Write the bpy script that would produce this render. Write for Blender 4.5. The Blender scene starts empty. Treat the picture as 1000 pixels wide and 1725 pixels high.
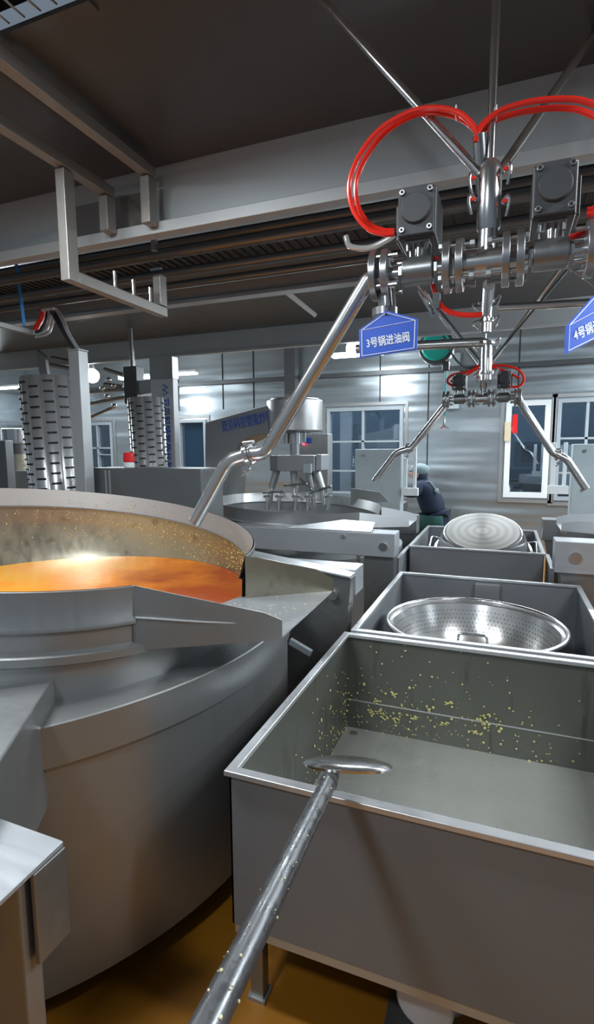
import bpy, bmesh, math, random
from mathutils import Vector, Matrix
random.seed(7)
V = Vector
sc = bpy.context.scene
col = sc.collection
# ---------------------------------------------------------------- camera
F, CX, CY, H = 890.0, 500.0, 862.5, 1.75
pt, yw, rl = math.radians(6.86), math.radians(21.3), math.radians(0.39)
fw = V((-math.sin(yw)*math.cos(pt), math.cos(yw)*math.cos(pt), -math.sin(pt)))
rt = V((math.cos(yw), math.sin(yw), 0)); upv = rt.cross(fw)
RR = rt*math.cos(rl)-upv*math.sin(rl); UU = upv*math.cos(rl)+rt*math.sin(rl)
cd = bpy.data.cameras.new('camera'); cam = bpy.data.objects.new('camera', cd); col.objects.link(cam)
cd.sensor_fit = 'VERTICAL'; cd.sensor_height = 36; cd.lens = 36*F/1725; cd.clip_start = .02
cam.matrix_world = Matrix(((RR.x, UU.x, -fw.x, 0), (RR.y, UU.y, -fw.y, 0), (RR.z, UU.z, -fw.z, H), (0, 0, 0, 1)))
sc.camera = cam
# ---------------------------------------------------------------- world, exposure, room lights and added fills
w = bpy.data.worlds.new('world'); sc.world = w; w.use_nodes = True
w.node_tree.nodes['Background'].inputs[0].default_value = (.50, .62, .76, 1)
w.node_tree.nodes['Background'].inputs[1].default_value = .3
sc.view_settings.view_transform = 'Standard'; sc.view_settings.look = 'None'
sc.view_settings.gamma = 1; sc.view_settings.use_curve_mapping = False
sc.view_settings.exposure = 0.0
def area(name, loc, rot, sx, sy, p, c=(1, 1, 1)):
    l = bpy.data.lights.new(name, 'AREA'); l.shape = 'RECTANGLE'; l.size = sx; l.size_y = sy; l.energy = p; l.color = c
    o = bpy.data.objects.new(name, l); o.location = loc; o.rotation_euler = [math.radians(a) for a in rot]; col.objects.link(o); return o
def point(name, loc, r, p, c=(1, 1, 1)):
    l = bpy.data.lights.new(name, 'POINT'); l.shadow_soft_size = r; l.energy = p; l.color = c
    o = bpy.data.objects.new(name, l); o.location = loc; col.objects.link(o); return o
COOL = (.86, .94, 1.0)
area('hood_lamp_light', (-1.9, 1.0, 3.22), (0, 0, 0), 1.0, .16, 95, (.93, .97, 1))
area('hood_lamp_light', (1.7, 1.5, 3.22), (0, 0, 0), .9, .16, 85, (.93, .97, 1))
area('aisle_lamp_light', (-.95, -.8, 3.3), (25, -5, 0), .3, .2, 38, (.88, .95, 1))
area('side_fill_light', (2.9, 4.6, 3.2), (0, 30, 0), .25, 2.4, 150, COOL)  # added fill outside the view, brightens the middle kettles and carts
area('hall_fill_light', (3.0, 7.6, 3.3), (-40, 30, 0), 1.6, .2, 170, COOL)  # added fill outside the view, turned to brighten the back wall
area('hall_fill_light', (-9.0, 7.6, 3.3), (-40, -30, 0), 1.6, .2, 170, COOL)  # matching added fill for the left part of the back wall
area('tube_lamp_light', (-4.2, 8.1, 2.98), (-25, 0, 0), 6, .12, 130, COOL)
area('tube_lamp_light', (0.5, 8.1, 2.98), (-25, 0, 0), 4, .12, 100, COOL)
point('bulkhead_lamp_light', (-6.63, 7.3, 2.85), .1, 30, COOL)
point('bulkhead_lamp_light', (-2.0, 7.3, 2.95), .1, 35, COOL)
area('far_room_light', (-2.5, 10.6, 3.2), (0, 0, 0), 9, .6, 70, (.75, .87, 1.0))

# ---------------------------------------------------------------- rays (photo pixel + a known plane -> a point in the room)
def ray(x, y): return fw+RR*((x-CX)/F)-UU*((y-CY)/F)
def at(x, y, Y): r = ray(x, y); return V((0, 0, H))+r*(Y/r.y)
def atz(x, y, z): r = ray(x, y); return V((0, 0, H))+r*((z-H)/r.z)
# ---------------------------------------------------------------- materials
def newmat(name):
    m = bpy.data.materials.new(name); m.use_nodes = True; nt = m.node_tree; b = nt.nodes['Principled BSDF']; return m, nt, b
def N(nt, t, **k):
    n = nt.nodes.new(t)
    for a, v in k.items(): setattr(n, a, v)
    return n
def steel(name, c=(.5, .5, .5), rough=.3, var=.1, scale=(1, 1, 25), cvar=.12, bump=.0, metal=1.0, spots=0, coords='Object'):
    m, nt, b = newmat(name)
    tc = N(nt, 'ShaderNodeTexCoord'); mp = N(nt, 'ShaderNodeMapping'); mp.inputs['Scale'].default_value = scale
    nt.links.new(tc.outputs[coords], mp.inputs[0])
    n1 = N(nt, 'ShaderNodeTexNoise'); n1.inputs['Scale'].default_value = 6; n1.inputs['Detail'].default_value = 5
    nt.links.new(mp.outputs[0], n1.inputs['Vector'])
    n2 = N(nt, 'ShaderNodeTexNoise'); n2.inputs['Scale'].default_value = 2.3; n2.inputs['Detail'].default_value = 4
    nt.links.new(tc.outputs[coords], n2.inputs['Vector'])
    mr = N(nt, 'ShaderNodeMapRange'); mr.inputs[3].default_value = max(.02, rough-var); mr.inputs[4].default_value = rough+var
    mr.inputs[1].default_value = .3; mr.inputs[2].default_value = .7
    nt.links.new(n1.outputs[0], mr.inputs[0]); nt.links.new(mr.outputs[0], b.inputs['Roughness'])
    mx = N(nt, 'ShaderNodeMix', data_type='RGBA'); mx.inputs['A'].default_value = tuple(x*(1-cvar) for x in c)+(1,)
    mx.inputs['B'].default_value = tuple(min(1, x*(1+cvar)) for x in c)+(1,)
    nt.links.new(n2.outputs[0], mx.inputs['Factor'])
    out = mx.outputs['Result']
    if spots:
        vo = N(nt, 'ShaderNodeTexNoise'); vo.inputs['Scale'].default_value = spots; vo.inputs['Detail'].default_value = 3
        nt.links.new(mp.outputs[0] if spots < 10 else tc.outputs[coords], vo.inputs['Vector'])
        r2 = N(nt, 'ShaderNodeMapRange'); r2.inputs[1].default_value = .6; r2.inputs[2].default_value = .72
        nt.links.new(vo.outputs[0], r2.inputs[0])
        m2 = N(nt, 'ShaderNodeMix', data_type='RGBA'); m2.inputs['B'].default_value = (c[0]*.68, c[1]*.65, c[2]*.58, 1)
        nt.links.new(r2.outputs[0], m2.inputs['Factor']); nt.links.new(out, m2.inputs['A']); out = m2.outputs['Result']
    nt.links.new(out, b.inputs['Base Color']); b.inputs['Metallic'].default_value = metal
    if bump:
        bp = N(nt, 'ShaderNodeBump'); bp.inputs['Strength'].default_value = bump; bp.inputs['Distance'].default_value = .01
        nt.links.new(n1.outputs[0], bp.inputs['Height']); nt.links.new(bp.outputs[0], b.inputs['Normal'])
    return m
def plain(name, c, rough=.5, metal=0, emit=None, es=1, var=.08):
    m, nt, b = newmat(name)
    tc = N(nt, 'ShaderNodeTexCoord'); n = N(nt, 'ShaderNodeTexNoise'); n.inputs['Scale'].default_value = 9
    nt.links.new(tc.outputs['Object'], n.inputs['Vector'])
    mx = N(nt, 'ShaderNodeMix', data_type='RGBA'); mx.inputs['A'].default_value = tuple(x*(1-var) for x in c)+(1,)
    mx.inputs['B'].default_value = tuple(min(1, x*(1+var)) for x in c)+(1,)
    nt.links.new(n.outputs[0], mx.inputs['Factor']); nt.links.new(mx.outputs['Result'], b.inputs['Base Color'])
    b.inputs['Roughness'].default_value = rough; b.inputs['Metallic'].default_value = metal
    if emit: b.inputs['Emission Color'].default_value = emit+(1,); b.inputs['Emission Strength'].default_value = es
    return m
M = {}
M['steel'] = steel('brushed_steel', (.42, .43, .43), .40, .03, (1, 1, 12), .05, metal=.8)
M['steel_h'] = steel('brushed_steel_long', (.50, .52, .53), .34, .03, (1, 12, 12), .05, metal=.85)
M['jacket'] = steel('satin_jacket_steel', (.30, .31, .31), .38, .03, (8, 8, .6), .10, metal=.75)
M['cart'] = steel('matt_cart_steel', (.215, .23, .245), .50, .04, (3, 3, 3), .08, metal=.45)
M['cartin'] = steel('wet_cart_steel', (.16, .165, .145), .36, .05, (3, 3, .4), .2, spots=6, metal=.6)
M['cartbase_lit'] = steel('wet_lit_tub_floor_steel', (.44, .45, .42), .30, .06, (3, 3, 3), .14, metal=.5)  # lighter than the wet tub walls: light from above put into the colour
M['rim'] = steel('worn_rim_steel', (.64, .66, .68), .30, .03, (4, 4, 4), .10, metal=.7)
M['polish'] = steel('polished_steel', (.62, .62, .62), .17, .03, (1, 1, 1), .04, metal=.95)
M['basin'] = steel('basin_steel', (.58, .58, .57), .22, .015, (1, 1, 1), .03, metal=.85)
M['pipe'] = steel('pipe_steel', (.56, .57, .57), .22, .03, (2, 2, 2), .06, metal=.9)
M['dullpipe'] = steel('dull_pipe_steel', (.15, .16, .168), .40, .04, (2, 8, 8), .12, metal=.7)
M['cast'] = steel('cast_steel', (.28, .29, .29), .36, .05, (6, 6, 6), .12, metal=.85)
M['flange'] = steel('flange_steel', (.36, .37, .38), .30, .05, (4, 4, 4), .1, metal=.85)
M['bowl'] = steel('oily_bowl_steel', (.42, .39, .30), .32, .06, (4, 4, 2), .12, spots=12, metal=.9)
M['rimband'] = steel('matt_rim_steel', (.30, .295, .285), .55, .03, (5, 5, 5), .05, metal=.4)
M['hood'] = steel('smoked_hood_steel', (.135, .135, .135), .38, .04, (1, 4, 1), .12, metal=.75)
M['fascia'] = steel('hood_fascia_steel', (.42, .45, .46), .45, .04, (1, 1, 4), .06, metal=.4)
M['frame'] = steel('frame_tube_steel', (.34, .33, .31), .40, .04, (4, 4, 4), .1, metal=.6)
M['post'] = steel('post_steel', (.46, .48, .49), .42, .04, (4, 4, 1), .06, metal=.5)
M['slot'] = steel('slotted_tube_steel', (.62, .64, .65), .34, .03, (3, 3, 1), .05, metal=.65)
M['beam'] = steel('beam_steel', (.50, .53, .56), .34, .05, (1, 6, 6), .08, metal=.6)
M['pole'] = steel('greasy_pole_steel', (.16, .165, .17), .3, .12, (5, 5, 5), .35, metal=.8)
M['column'] = steel('column_steel', (.56, .58, .60), .5, .02, (2, 2, 1), .04, metal=.15)
M['grey'] = plain('grey_cabinet_paint', (.17, .18, .18), .38, .5)
M['panel'] = plain('light_grey_enamel', (.40, .47, .50), .4, .1)
M['white'] = plain('white_paint', (.75, .8, .82), .4)
M['alu'] = plain('aluminium_frame', (.42, .48, .52), .35, .3)
M['black'] = plain('black_enamel', (.045, .048, .052), .38)
M['blackcap'] = plain('black_cover_plastic', (.06, .064, .07), .5)
M['dark'] = plain('dark_recess', (.006, .006, .007), .6)
M['red'] = plain('red_hose_plastic', (.85, .03, .015), .25)
M['red'].node_tree.nodes['Principled BSDF'].inputs['Subsurface Weight'].default_value = .15
M['redbeacon'] = plain('red_beacon_plastic', (.75, .02, .02), .2)
M['blue'] = plain('blue_sign_plastic', (.04, .12, .60), .35)
M['bluetext'] = plain('blue_lettering', (.03, .11, .50), .5)
M['lettering'] = plain('white_lettering', (.85, .9, .95), .5, var=.02)
M['bluetie'] = plain('blue_tube', (.03, .22, .55), .4)
M['teal'] = plain('teal_reel_plastic', (.0, .36, .29), .35)
M['tealhose'] = plain('teal_hose', (.02, .2, .22), .4)
M['cable'] = plain('dark_cable', (.02, .02, .025), .5)
M['clear'] = plain('clear_hose', (.5, .52, .52), .1, .3)
M['navy'] = plain('navy_cloth', (.008, .018, .04), .9)
M['green'] = plain('green_apron_cloth', (.004, .05, .04), .85)
M['cap'] = plain('grey_cap_cloth', (.20, .27, .29), .9)
M['skin'] = plain('skin', (.45, .25, .17), .5)
M['glove'] = plain('dark_glove_rubber', (.03, .05, .055), .5)
M['lamp'] = plain('lamp_glow', (1, 1, 1), .5, emit=(.85, .95, 1.0), es=22)
M['tube'] = plain('tube_glow', (1, 1, 1), .5, emit=(.88, .96, 1.0), es=7)
M['led'] = plain('red_led', (1, .1, .1), .5, emit=(1, .05, .1), es=4)
M['crumb'] = plain('yellow_crumbs', (.60, .57, .22), .6, var=.3)
M['drop'] = plain('pale_crumbs', (.60, .57, .36), .5, var=.3)
M['farwall'] = plain('far_room_tiles', (.45, .55, .62), .5)
M['wheel'] = plain('black_wheel_rubber', (.03, .03, .03), .6)
M['curtain'] = plain('pale_blue_curtain', (.55, .68, .80), .7)
# glass
m, nt, b = newmat('window_glass'); nt.nodes.remove(b)
tr = N(nt, 'ShaderNodeBsdfTransparent'); tr.inputs[0].default_value = (.45, .55, .62, 1)
gl = N(nt, 'ShaderNodeBsdfGlossy'); gl.inputs['Roughness'].default_value = .03; gl.inputs[0].default_value = (.8, .9, 1, 1)
mx = N(nt, 'ShaderNodeMixShader'); mx.inputs[0].default_value = .22
nt.links.new(tr.outputs[0], mx.inputs[1]); nt.links.new(gl.outputs[0], mx.inputs[2]); nt.links.new(mx.outputs[0], nt.nodes['Material Output'].inputs[0])
M['glass'] = m
# oil
m, nt, b = newmat('hot_chilli_oil')
tc = N(nt, 'ShaderNodeTexCoord'); n1 = N(nt, 'ShaderNodeTexNoise'); n1.inputs['Scale'].default_value = 3.5; n1.inputs['Detail'].default_value = 4
nt.links.new(tc.outputs['Object'], n1.inputs['Vector'])
sep = N(nt, 'ShaderNodeSeparateXYZ'); nt.links.new(tc.outputs['Object'], sep.inputs[0])
ma = N(nt, 'ShaderNodeMath', operation='MULTIPLY_ADD'); ma.inputs[1].default_value = .62; ma.inputs[2].default_value = .12
nt.links.new(sep.outputs[0], ma.inputs[0])
mb_ = N(nt, 'ShaderNodeMath', operation='ADD'); nt.links.new(ma.outputs[0], mb_.inputs[0]); nt.links.new(n1.outputs[0], mb_.inputs[1])
cr = N(nt, 'ShaderNodeValToRGB'); nt.links.new(mb_.outputs[0], cr.inputs[0])
e = cr.color_ramp.elements; e[0].position = .25; e[0].color = (.85, .38, .03, 1); e[1].position = 1.0; e[1].color = (.38, .06, .005, 1)
x_ = e.new(.55); x_.color = (.90, .28, .01, 1)
nt.links.new(cr.outputs[0], b.inputs['Base Color']); b.inputs['Roughness'].default_value = .14
bp = N(nt, 'ShaderNodeBump'); bp.inputs['Strength'].default_value = .25; n3 = N(nt, 'ShaderNodeTexNoise'); n3.inputs['Scale'].default_value = 22
nt.links.new(tc.outputs['Object'], n3.inputs['Vector']); nt.links.new(n3.outputs[0], bp.inputs['Height']); bp.inputs['Distance'].default_value = .006
nt.links.new(bp.outputs[0], b.inputs['Normal'])
M['oil'] = m
# floor
m, nt, b = newmat('yellow_epoxy_floor')
tc = N(nt, 'ShaderNodeTexCoord'); n1 = N(nt, 'ShaderNodeTexNoise'); n1.inputs['Scale'].default_value = 1.6; n1.inputs['Detail'].default_value = 5
nt.links.new(tc.outputs['Object'], n1.inputs['Vector']); cr = N(nt, 'ShaderNodeValToRGB'); nt.links.new(n1.outputs[0], cr.inputs[0])
e = cr.color_ramp.elements; e[0].position = .3; e[0].color = (.23, .09, .0055, 1); e[1].position = .7; e[1].color = (.29, .118, .0075, 1)
nt.links.new(cr.outputs[0], b.inputs['Base Color']); b.inputs['Roughness'].default_value = .4
M['floor'] = m
# steel wall panels with seams
m = steel('wall_panel_steel', (.46, .51, .54), .27, .0, (.25, .25, 1.2), .03, metal=.8); nt = m.node_tree; b = nt.nodes['Principled BSDF']
tc = N(nt, 'ShaderNodeTexCoord'); sp = N(nt, 'ShaderNodeSeparateXYZ'); nt.links.new(tc.outputs['Object'], sp.inputs[0])
mpw = N(nt, 'ShaderNodeMapping'); mpw.inputs['Scale'].default_value = (.3, .3, 3.2); nt.links.new(tc.outputs['Object'], mpw.inputs[0])
wv = N(nt, 'ShaderNodeTexNoise'); wv.inputs['Scale'].default_value = 1.3; wv.inputs['Detail'].default_value = 1; nt.links.new(mpw.outputs[0], wv.inputs['Vector'])
bp = N(nt, 'ShaderNodeBump'); bp.inputs['Strength'].default_value = .7; bp.inputs['Distance'].default_value = .05
nt.links.new(wv.outputs[0], bp.inputs['Height']); nt.links.new(bp.outputs[0], b.inputs['Normal'])
M['wall'] = m

# ---------------------------------------------------------------- mesh builder
class MB:
    def __init__(s): s.b = bmesh.new()
    def _m(s, vs, mat):
        for v in vs: v.co = mat @ v.co
    def box(s, c, d, rot=None):
        r = bmesh.ops.create_cube(s.b, size=1)['verts']
        mt = Matrix.Translation(c) @ (rot.to_4x4() if rot else Matrix()) @ Matrix.Diagonal((d[0], d[1], d[2], 1)); s._m(r, mt); return s
    def bb(s, x0, x1, y0, y1, z0, z1): return s.box(((x0+x1)/2, (y0+y1)/2, (z0+z1)/2), (abs(x1-x0), abs(y1-y0), abs(z1-z0)))
    def cyl(s, p0, p1, r0, r1=None, seg=20, caps=True):
        p0, p1 = V(p0), V(p1); r1 = r0 if r1 is None else r1; d = p1-p0
        r = bmesh.ops.create_cone(s.b, cap_ends=caps, segments=seg, radius1=r0, radius2=r1, depth=d.length)['verts']
        s._m(r, Matrix.Translation((p0+p1)/2) @ d.to_track_quat('Z', 'Y').to_matrix().to_4x4()); return s
    def ball(s, c, r, sc_=(1, 1, 1), sub=2, rot=None):
        vs = bmesh.ops.create_icosphere(s.b, subdivisions=sub, radius=r)['verts']
        s._m(vs, Matrix.Translation(c) @ (rot.to_4x4() if rot else Matrix()) @ Matrix.Diagonal((*sc_, 1))); return s
    def tube(s, pts, r, seg=12, caps=True):
        pts = [V(p) for p in pts]; rs = r if isinstance(r, (list, tuple)) else [r]*len(pts)
        T = [(pts[min(i+1, len(pts)-1)]-pts[max(i-1, 0)]).normalized() for i in range(len(pts))]
        a = V((0, 0, 1)) if abs(T[0].z) < .9 else V((1, 0, 0)); n = T[0].cross(a).normalized(); rings = []
        for i, p in enumerate(pts):
            n = (n-T[i]*n.dot(T[i])).normalized(); bn = T[i].cross(n)
            rings.append([s.b.verts.new(p+(n*math.cos(t)+bn*math.sin(t))*rs[i]) for t in [2*math.pi*k/seg for k in range(seg)]])
        for a_, b_ in zip(rings, rings[1:]):
            for k in range(seg): s.b.faces.new((a_[k], a_[(k+1) % seg], b_[(k+1) % seg], b_[k]))
        if caps: s.b.faces.new(rings[0][::-1]); s.b.faces.new(rings[-1])
        return s
    def lathe(s, prof, c=(0, 0, 0), seg=72, a0=0, a1=360, fn=None):
        full = abs(a1-a0) >= 359.9; n = seg if full else seg+1; rows = []
        for i in range(n):
            a = math.radians(a0+(a1-a0)*i/seg); row = []
            for r, z in prof:
                p = V((r*math.cos(a), r*math.sin(a), z))
                if fn: p = fn(p)
                row.append(s.b.verts.new(V(c)+p))
            rows.append(row)
        for i in range(seg):
            A, B = rows[i], rows[(i+1) % n]
            for k in range(len(prof)-1):
                try: s.b.faces.new((A[k], B[k], B[k+1], A[k+1]))
                except ValueError: pass
        return s
    def prism(s, pts, ex):
        pts = [V(p) for p in pts]; ex = V(ex)
        a = [s.b.verts.new(p) for p in pts]; b_ = [s.b.verts.new(p+ex) for p in pts]; n = len(pts)
        s.b.faces.new(a[::-1]); s.b.faces.new(b_)
        for i in range(n): s.b.faces.new((a[i], a[(i+1) % n], b_[(i+1) % n], b_[i]))
        return s
    def plate(s, pts, th):
        pts = [V(p) for p in pts]; nrm = (pts[1]-pts[0]).cross(pts[2]-pts[0]).normalized(); return s.prism(pts, nrm*th)
    def build(s, name, mat, parent=None, bevel=0, smooth=True, thick=0, ang=35):
        bmesh.ops.remove_doubles(s.b, verts=s.b.verts, dist=1e-6)
        bmesh.ops.recalc_face_normals(s.b, faces=s.b.faces)
        me = bpy.data.meshes.new(name); o = bpy.data.objects.new(name, me); col.objects.link(o)
        if parent:
            off = V((0, 0, 0)); q = parent
            while q: off += q.location; q = q.parent
            for v in s.b.verts: v.co -= off
            o.parent = parent
        s.b.to_mesh(me); s.b.free()
        if smooth:
            me.shade_smooth(); me.set_sharp_from_angle(angle=math.radians(ang))
        me.materials.append(M[mat] if isinstance(mat, str) else mat)
        if thick:
            md = o.modifiers.new('t', 'SOLIDIFY'); md.thickness = thick; md.offset = 0
        if bevel:
            md = o.modifiers.new('b', 'BEVEL'); md.width = bevel; md.segments = 2; md.limit_method = 'ANGLE'; md.harden_normals = True
        return o
def thing(name, label, cat, loc=(0, 0, 0), group=None):
    o = bpy.data.objects.new(name, None); col.objects.link(o); o.location = loc; o.empty_display_size = .1
    return tag(o, label, cat, group)
def tag(o, label, cat, group=None, kind=None):
    o['label'] = label; o['category'] = cat
    if group: o['group'] = group
    if kind: o['kind'] = kind
    return o
def struct(name, mb, mat, **k):
    o = mb.build(name, mat, **k)
    if not k.get('parent'): o['kind'] = 'structure'
    return o
def kids(o): return [c for c in bpy.data.objects if c.parent == o]
def copy_tree(o, parent=None):
    ch = kids(o); c = o.copy(); col.objects.link(c); c.parent = parent
    for x in ch: copy_tree(x, c)
    return c
def bez(pts, n=14):
    """smooth path through points (Catmull-Rom)"""
    P = [V(p) for p in pts]; P = [P[0]*2-P[1]]+P+[P[-1]*2-P[-2]]; out = []
    for i in range(1, len(P)-2):
        for k in range(n):
            t = k/n; a, b_, c, d = P[i-1], P[i], P[i+1], P[i+2]
            out.append(.5*((2*b_)+(c-a)*t+(2*a-5*b_+4*c-d)*t*t+(3*b_-a-3*c+d)*t**3))
    out.append(P[-2]); return out
def bend(pts, rad=.05, n=6):
    """polyline with rounded corners"""
    P = [V(p) for p in pts]; out = [P[0]]
    for i in range(1, len(P)-1):
        a = (P[i-1]-P[i]); c = (P[i+1]-P[i]); r = min(rad, a.length*.48, c.length*.48)
        s0 = P[i]+a.normalized()*r; s1 = P[i]+c.normalized()*r
        for k in range(n+1):
            t = k/n; out.append(s0*(1-t)**2+P[i]*2*t*(1-t)+s1*t*t)
    out.append(P[-1]); return out
def text(name, body, size, origin, xdir, ydir, mat, parent, ext=.0008, width=None, bold=.0):
    c = bpy.data.curves.new(name, 'FONT'); c.body = body; c.size = size; c.align_x = 'CENTER'; c.align_y = 'CENTER'; c.extrude = ext; c.offset = bold; c.resolution_u = 3
    o = bpy.data.objects.new(name, c); col.objects.link(o)
    me = bpy.data.meshes.new_from_object(o.evaluated_get(bpy.context.evaluated_depsgraph_get()))
    bpy.data.objects.remove(o)
    xd, yd = V(xdir).normalized(), V(ydir).normalized(); zd = xd.cross(yd).normalized(); yd = zd.cross(xd)
    mt = Matrix((xd, yd, zd)).transposed().to_4x4(); mt.translation = V(origin)
    if width:
        xs = [v.co.x for v in me.vertices]; k = width/(max(xs)-min(xs)); me.transform(Matrix.Diagonal((k, 1, 1, 1)))
    me.transform(mt)
    n = bpy.data.objects.new(name, me); col.objects.link(n); me.materials.clear(); me.materials.append(M[mat])
    if parent:
        off = V((0, 0, 0)); q = parent
        while q: off += q.location; q = q.parent
        me.transform(Matrix.Translation(-off)); n.parent = parent
    return n

# ================================================================ THE ROOM
XL, XR, YB, YF, ZC = -10.0, 4.2, 9.0, -2.2, 3.75
struct('floor', MB().bb(XL, XR, YF, YB+2.6, -.1, 0), 'floor')
struct('ceiling', MB().bb(XL, XR, 2.8, YB+2.6, ZC, ZC+.1), 'fascia')
struct('wall_left', MB().bb(XL-.1, XL, YF, YB+2.6, 0, ZC), 'wall')
struct('wall_right', MB().bb(XR, XR+.1, YF, YB+2.6, 0, ZC), 'wall')
struct('wall_far_room', MB().bb(XL, XR, YB+2.5, YB+2.6, 0, ZC), 'farwall')
# back wall built around its window openings
wins = []   # x0,x1,z0,z1
def wx(px, py=760): return at(px, py, YB).x
wins = [(wx(145), wx(190), .95, 2.30), (wx(303), wx(347), .80, 2.30), (wx(553), wx(676), .95, 2.42), (wx(852), wx(922), .98, 2.44), (wx(928)+.08, wx(1040), .95, 2.44)]
wb = MB(); xs = [XL]+[v for q in wins for v in q[:2]]+[XR]
for i in range(0, len(xs), 2): wb.bb(xs[i], xs[i+1], YB, YB+.12, 0, ZC)
for x0, x1, z0, z1 in wins: wb.bb(x0, x1, YB, YB+.12, 0, z0); wb.bb(x0, x1, YB, YB+.12, z1, ZC)
struct('wall_back', wb, 'wall')
sm = MB()
for px in (300, 375, 427, 722, 873, 640): 
    x = wx(px, 640); sm.bb(x-.008, x+.008, YB-.012, YB-.001, 0 if px in (722,) else 2.5, ZC)
for z in (2.98,): sm.bb(XL, XR, YB-.012, YB-.001, z-.01, z+.01)
struct('trim_1', sm, 'dark')
tr = MB()
z = at(420, 640, 8.9).z
tr.bb(XL, XR, 8.90, 8.988, z-.04, z+.03)
struct('trim_2', tr, 'dullpipe')
x = at(491, 640, 8.8).x
struct('trim_3', MB().bb(x-.1, x+.1, 8.7, 8.88, 1.9, ZC), 'dullpipe')

for i, (x0, x1, z0, z1) in enumerate(wins):
    f = MB(); t = .035 if i != 3 else .06
    for a in ((x0-.02, x0+t, z0-.02, z1+.02), (x1-t, x1+.02, z0-.02, z1+.02), (x0+t, x1-t, z0-.02, z0+t), (x0+t, x1-t, z1-t, z1+.02)): f.bb(a[0], a[1], YB-.03, YB+.1, a[2], a[3])
    zm = z0+(z1-z0)*.62
    if i in (0, 2, 4):
        xm = (x0+x1)/2-.02; f.bb(xm-.02, xm+.02, YB-.02, YB+.09, z0, z1)
        f.bb(x0, x1, YB-.02, YB+.09, zm-.015, zm+.015); f.bb(x0, xm, YB-.02, YB+.09, z0+.39, z0+.415)
        f.bb(xm, x1, YB-.02, YB+.09, zm-.15, zm-.13)
    wf = struct('window_%d' % (i+1), f, 'alu' if i != 3 else 'white')
    g = MB().bb(x0, x1, YB+.05, YB+.056, z0, z1); g.build('pane', 'glass', wf)
    if i == 1:
        MB().bb(x0, x1, YB+.12, YB+.13, z0, z1).build('curtain', 'curtain', wf)
    # reveal trim around the window
    s_ = MB()
    for a in ((x0-.1, x0-.05, z0-.1, z1+.1), (x1+.05, x1+.1, z0-.1, z1+.1), (x0-.05, x1+.05, z1+.05, z1+.1), (x0-.05, x1+.05, z0-.1, z0-.05)): s_.bb(a[0], a[1], YB-.02, YB-.002, a[2], a[3])
    s_.build('surround', 'steel', wf)
# machine standing in the room beyond the right window
p = at(890, 760, YB+1.4)
o = thing('packing_machine', 'grey boxy machine with a screen seen through the narrow white-framed window', 'machine', (p.x, YB+1.4, 0))
MB().bb(p.x-.35, p.x+.4, YB+1.2, YB+1.7, .02, 1.35).build('body', 'grey', o, bevel=.02)
h = MB().bb(p.x-.25, p.x+.35, YB+1.15, YB+1.5, 1.40, 1.85).build('screen_housing', 'panel', o, bevel=.02)
MB().bb(p.x-.12, p.x+.25, YB+1.13, YB+1.148, 1.48, 1.77).build('screen', 'dark', h)
# red cloth & tag hung inside
p = at(869, 705, YB-.06)
o = thing('hanging_tag', 'small red and yellow tags hanging at the top of the narrow white window', 'tag', p)
MB().bb(p.x-.05, p.x+.02, YB-.064, YB-.056, p.z-.22, p.z+.06).build('red_strip', 'redbeacon', o)
MB().bb(p.x-.16, p.x-.07, YB-.062, YB-.058, p.z-.34, p.z-.05).build('paper', plain('buff_paper', (.6, .5, .33), .7), o)

# --- hood above the camera
z1 = at(850, 143, 2.6).z; zb = at(850, 287, 2.6).z
hd = thing('extraction_hood', 'large dark stainless hood overhead with a pale steel front fascia', 'hood', (-2, 2.6, zb))
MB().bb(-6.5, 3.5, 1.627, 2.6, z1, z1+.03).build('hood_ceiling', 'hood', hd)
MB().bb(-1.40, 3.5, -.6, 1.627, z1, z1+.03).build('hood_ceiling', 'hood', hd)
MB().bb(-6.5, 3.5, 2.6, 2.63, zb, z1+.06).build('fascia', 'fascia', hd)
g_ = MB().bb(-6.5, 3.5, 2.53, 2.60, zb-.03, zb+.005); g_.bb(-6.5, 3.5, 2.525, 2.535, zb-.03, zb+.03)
g_.build('drip_gutter', 'fascia', hd, bevel=.004)
# louvred grease filters
fl = MB()
for i in range(26):
    x = -1.45-i*.075
    fl.box((x, .85, z1+.03), (.05, 1.5, .006), Matrix.Rotation(math.radians(40), 3, 'Y'))
fl.build('grease_filter', 'frame', hd)
MB().bb(-6.5, -1.40, -.6, 1.627, z1+.09, z1+.1).build('filter_back', 'dark', hd)
MB().bb(-6.5, -1.37, 1.60, 1.65, z1-.012, z1).build('filter_rail', 'hood', hd)

# --- second hood deeper in the room
Y2, Y3 = 3.75, 6.3
zt = 3.27; zr = at(600, 572, Y3).z; zl = at(615, 470, Y2).z-.02
h2 = thing('extraction_hood', 'second dark hood further back, beyond the ceiling pipes', 'hood', (-2, Y3, zr))
MB().bb(-7.5, 3.5, Y2, Y3, zt, zt+.03).build('hood_ceiling', 'hood', h2)
MB().bb(-7.5, 3.5, Y3, Y3+.03, zr, zt+.03).build('fascia', 'fascia', h2)
MB().bb(-7.5, 3.5, Y3-.03, Y3+.03, zr-.03, zr).build('drip_gutter', 'fascia', h2, bevel=.004)
zl = at(350, 503, Y2).z
MB().bb(-7.5, 3.5, Y2-.03, Y2, zl, zt+.03).build('front_fascia', 'fascia', h2)
MB().bb(-7.5, 3.5, Y2-.06, Y2+.04, zl-.03, zl).build('drip_gutter', 'steel_h', h2, bevel=.004)
MB().cyl(at(455, 470, 4.0), at(530, 530, 5.0), .028, seg=4).build('brace', 'post', h2)
# dark duct wall between hoods (above pipes)
struct('trim_4', MB().bb(-7.5, 3.5, 2.64, 3.72, 3.45, 3.47), 'hood')

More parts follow.
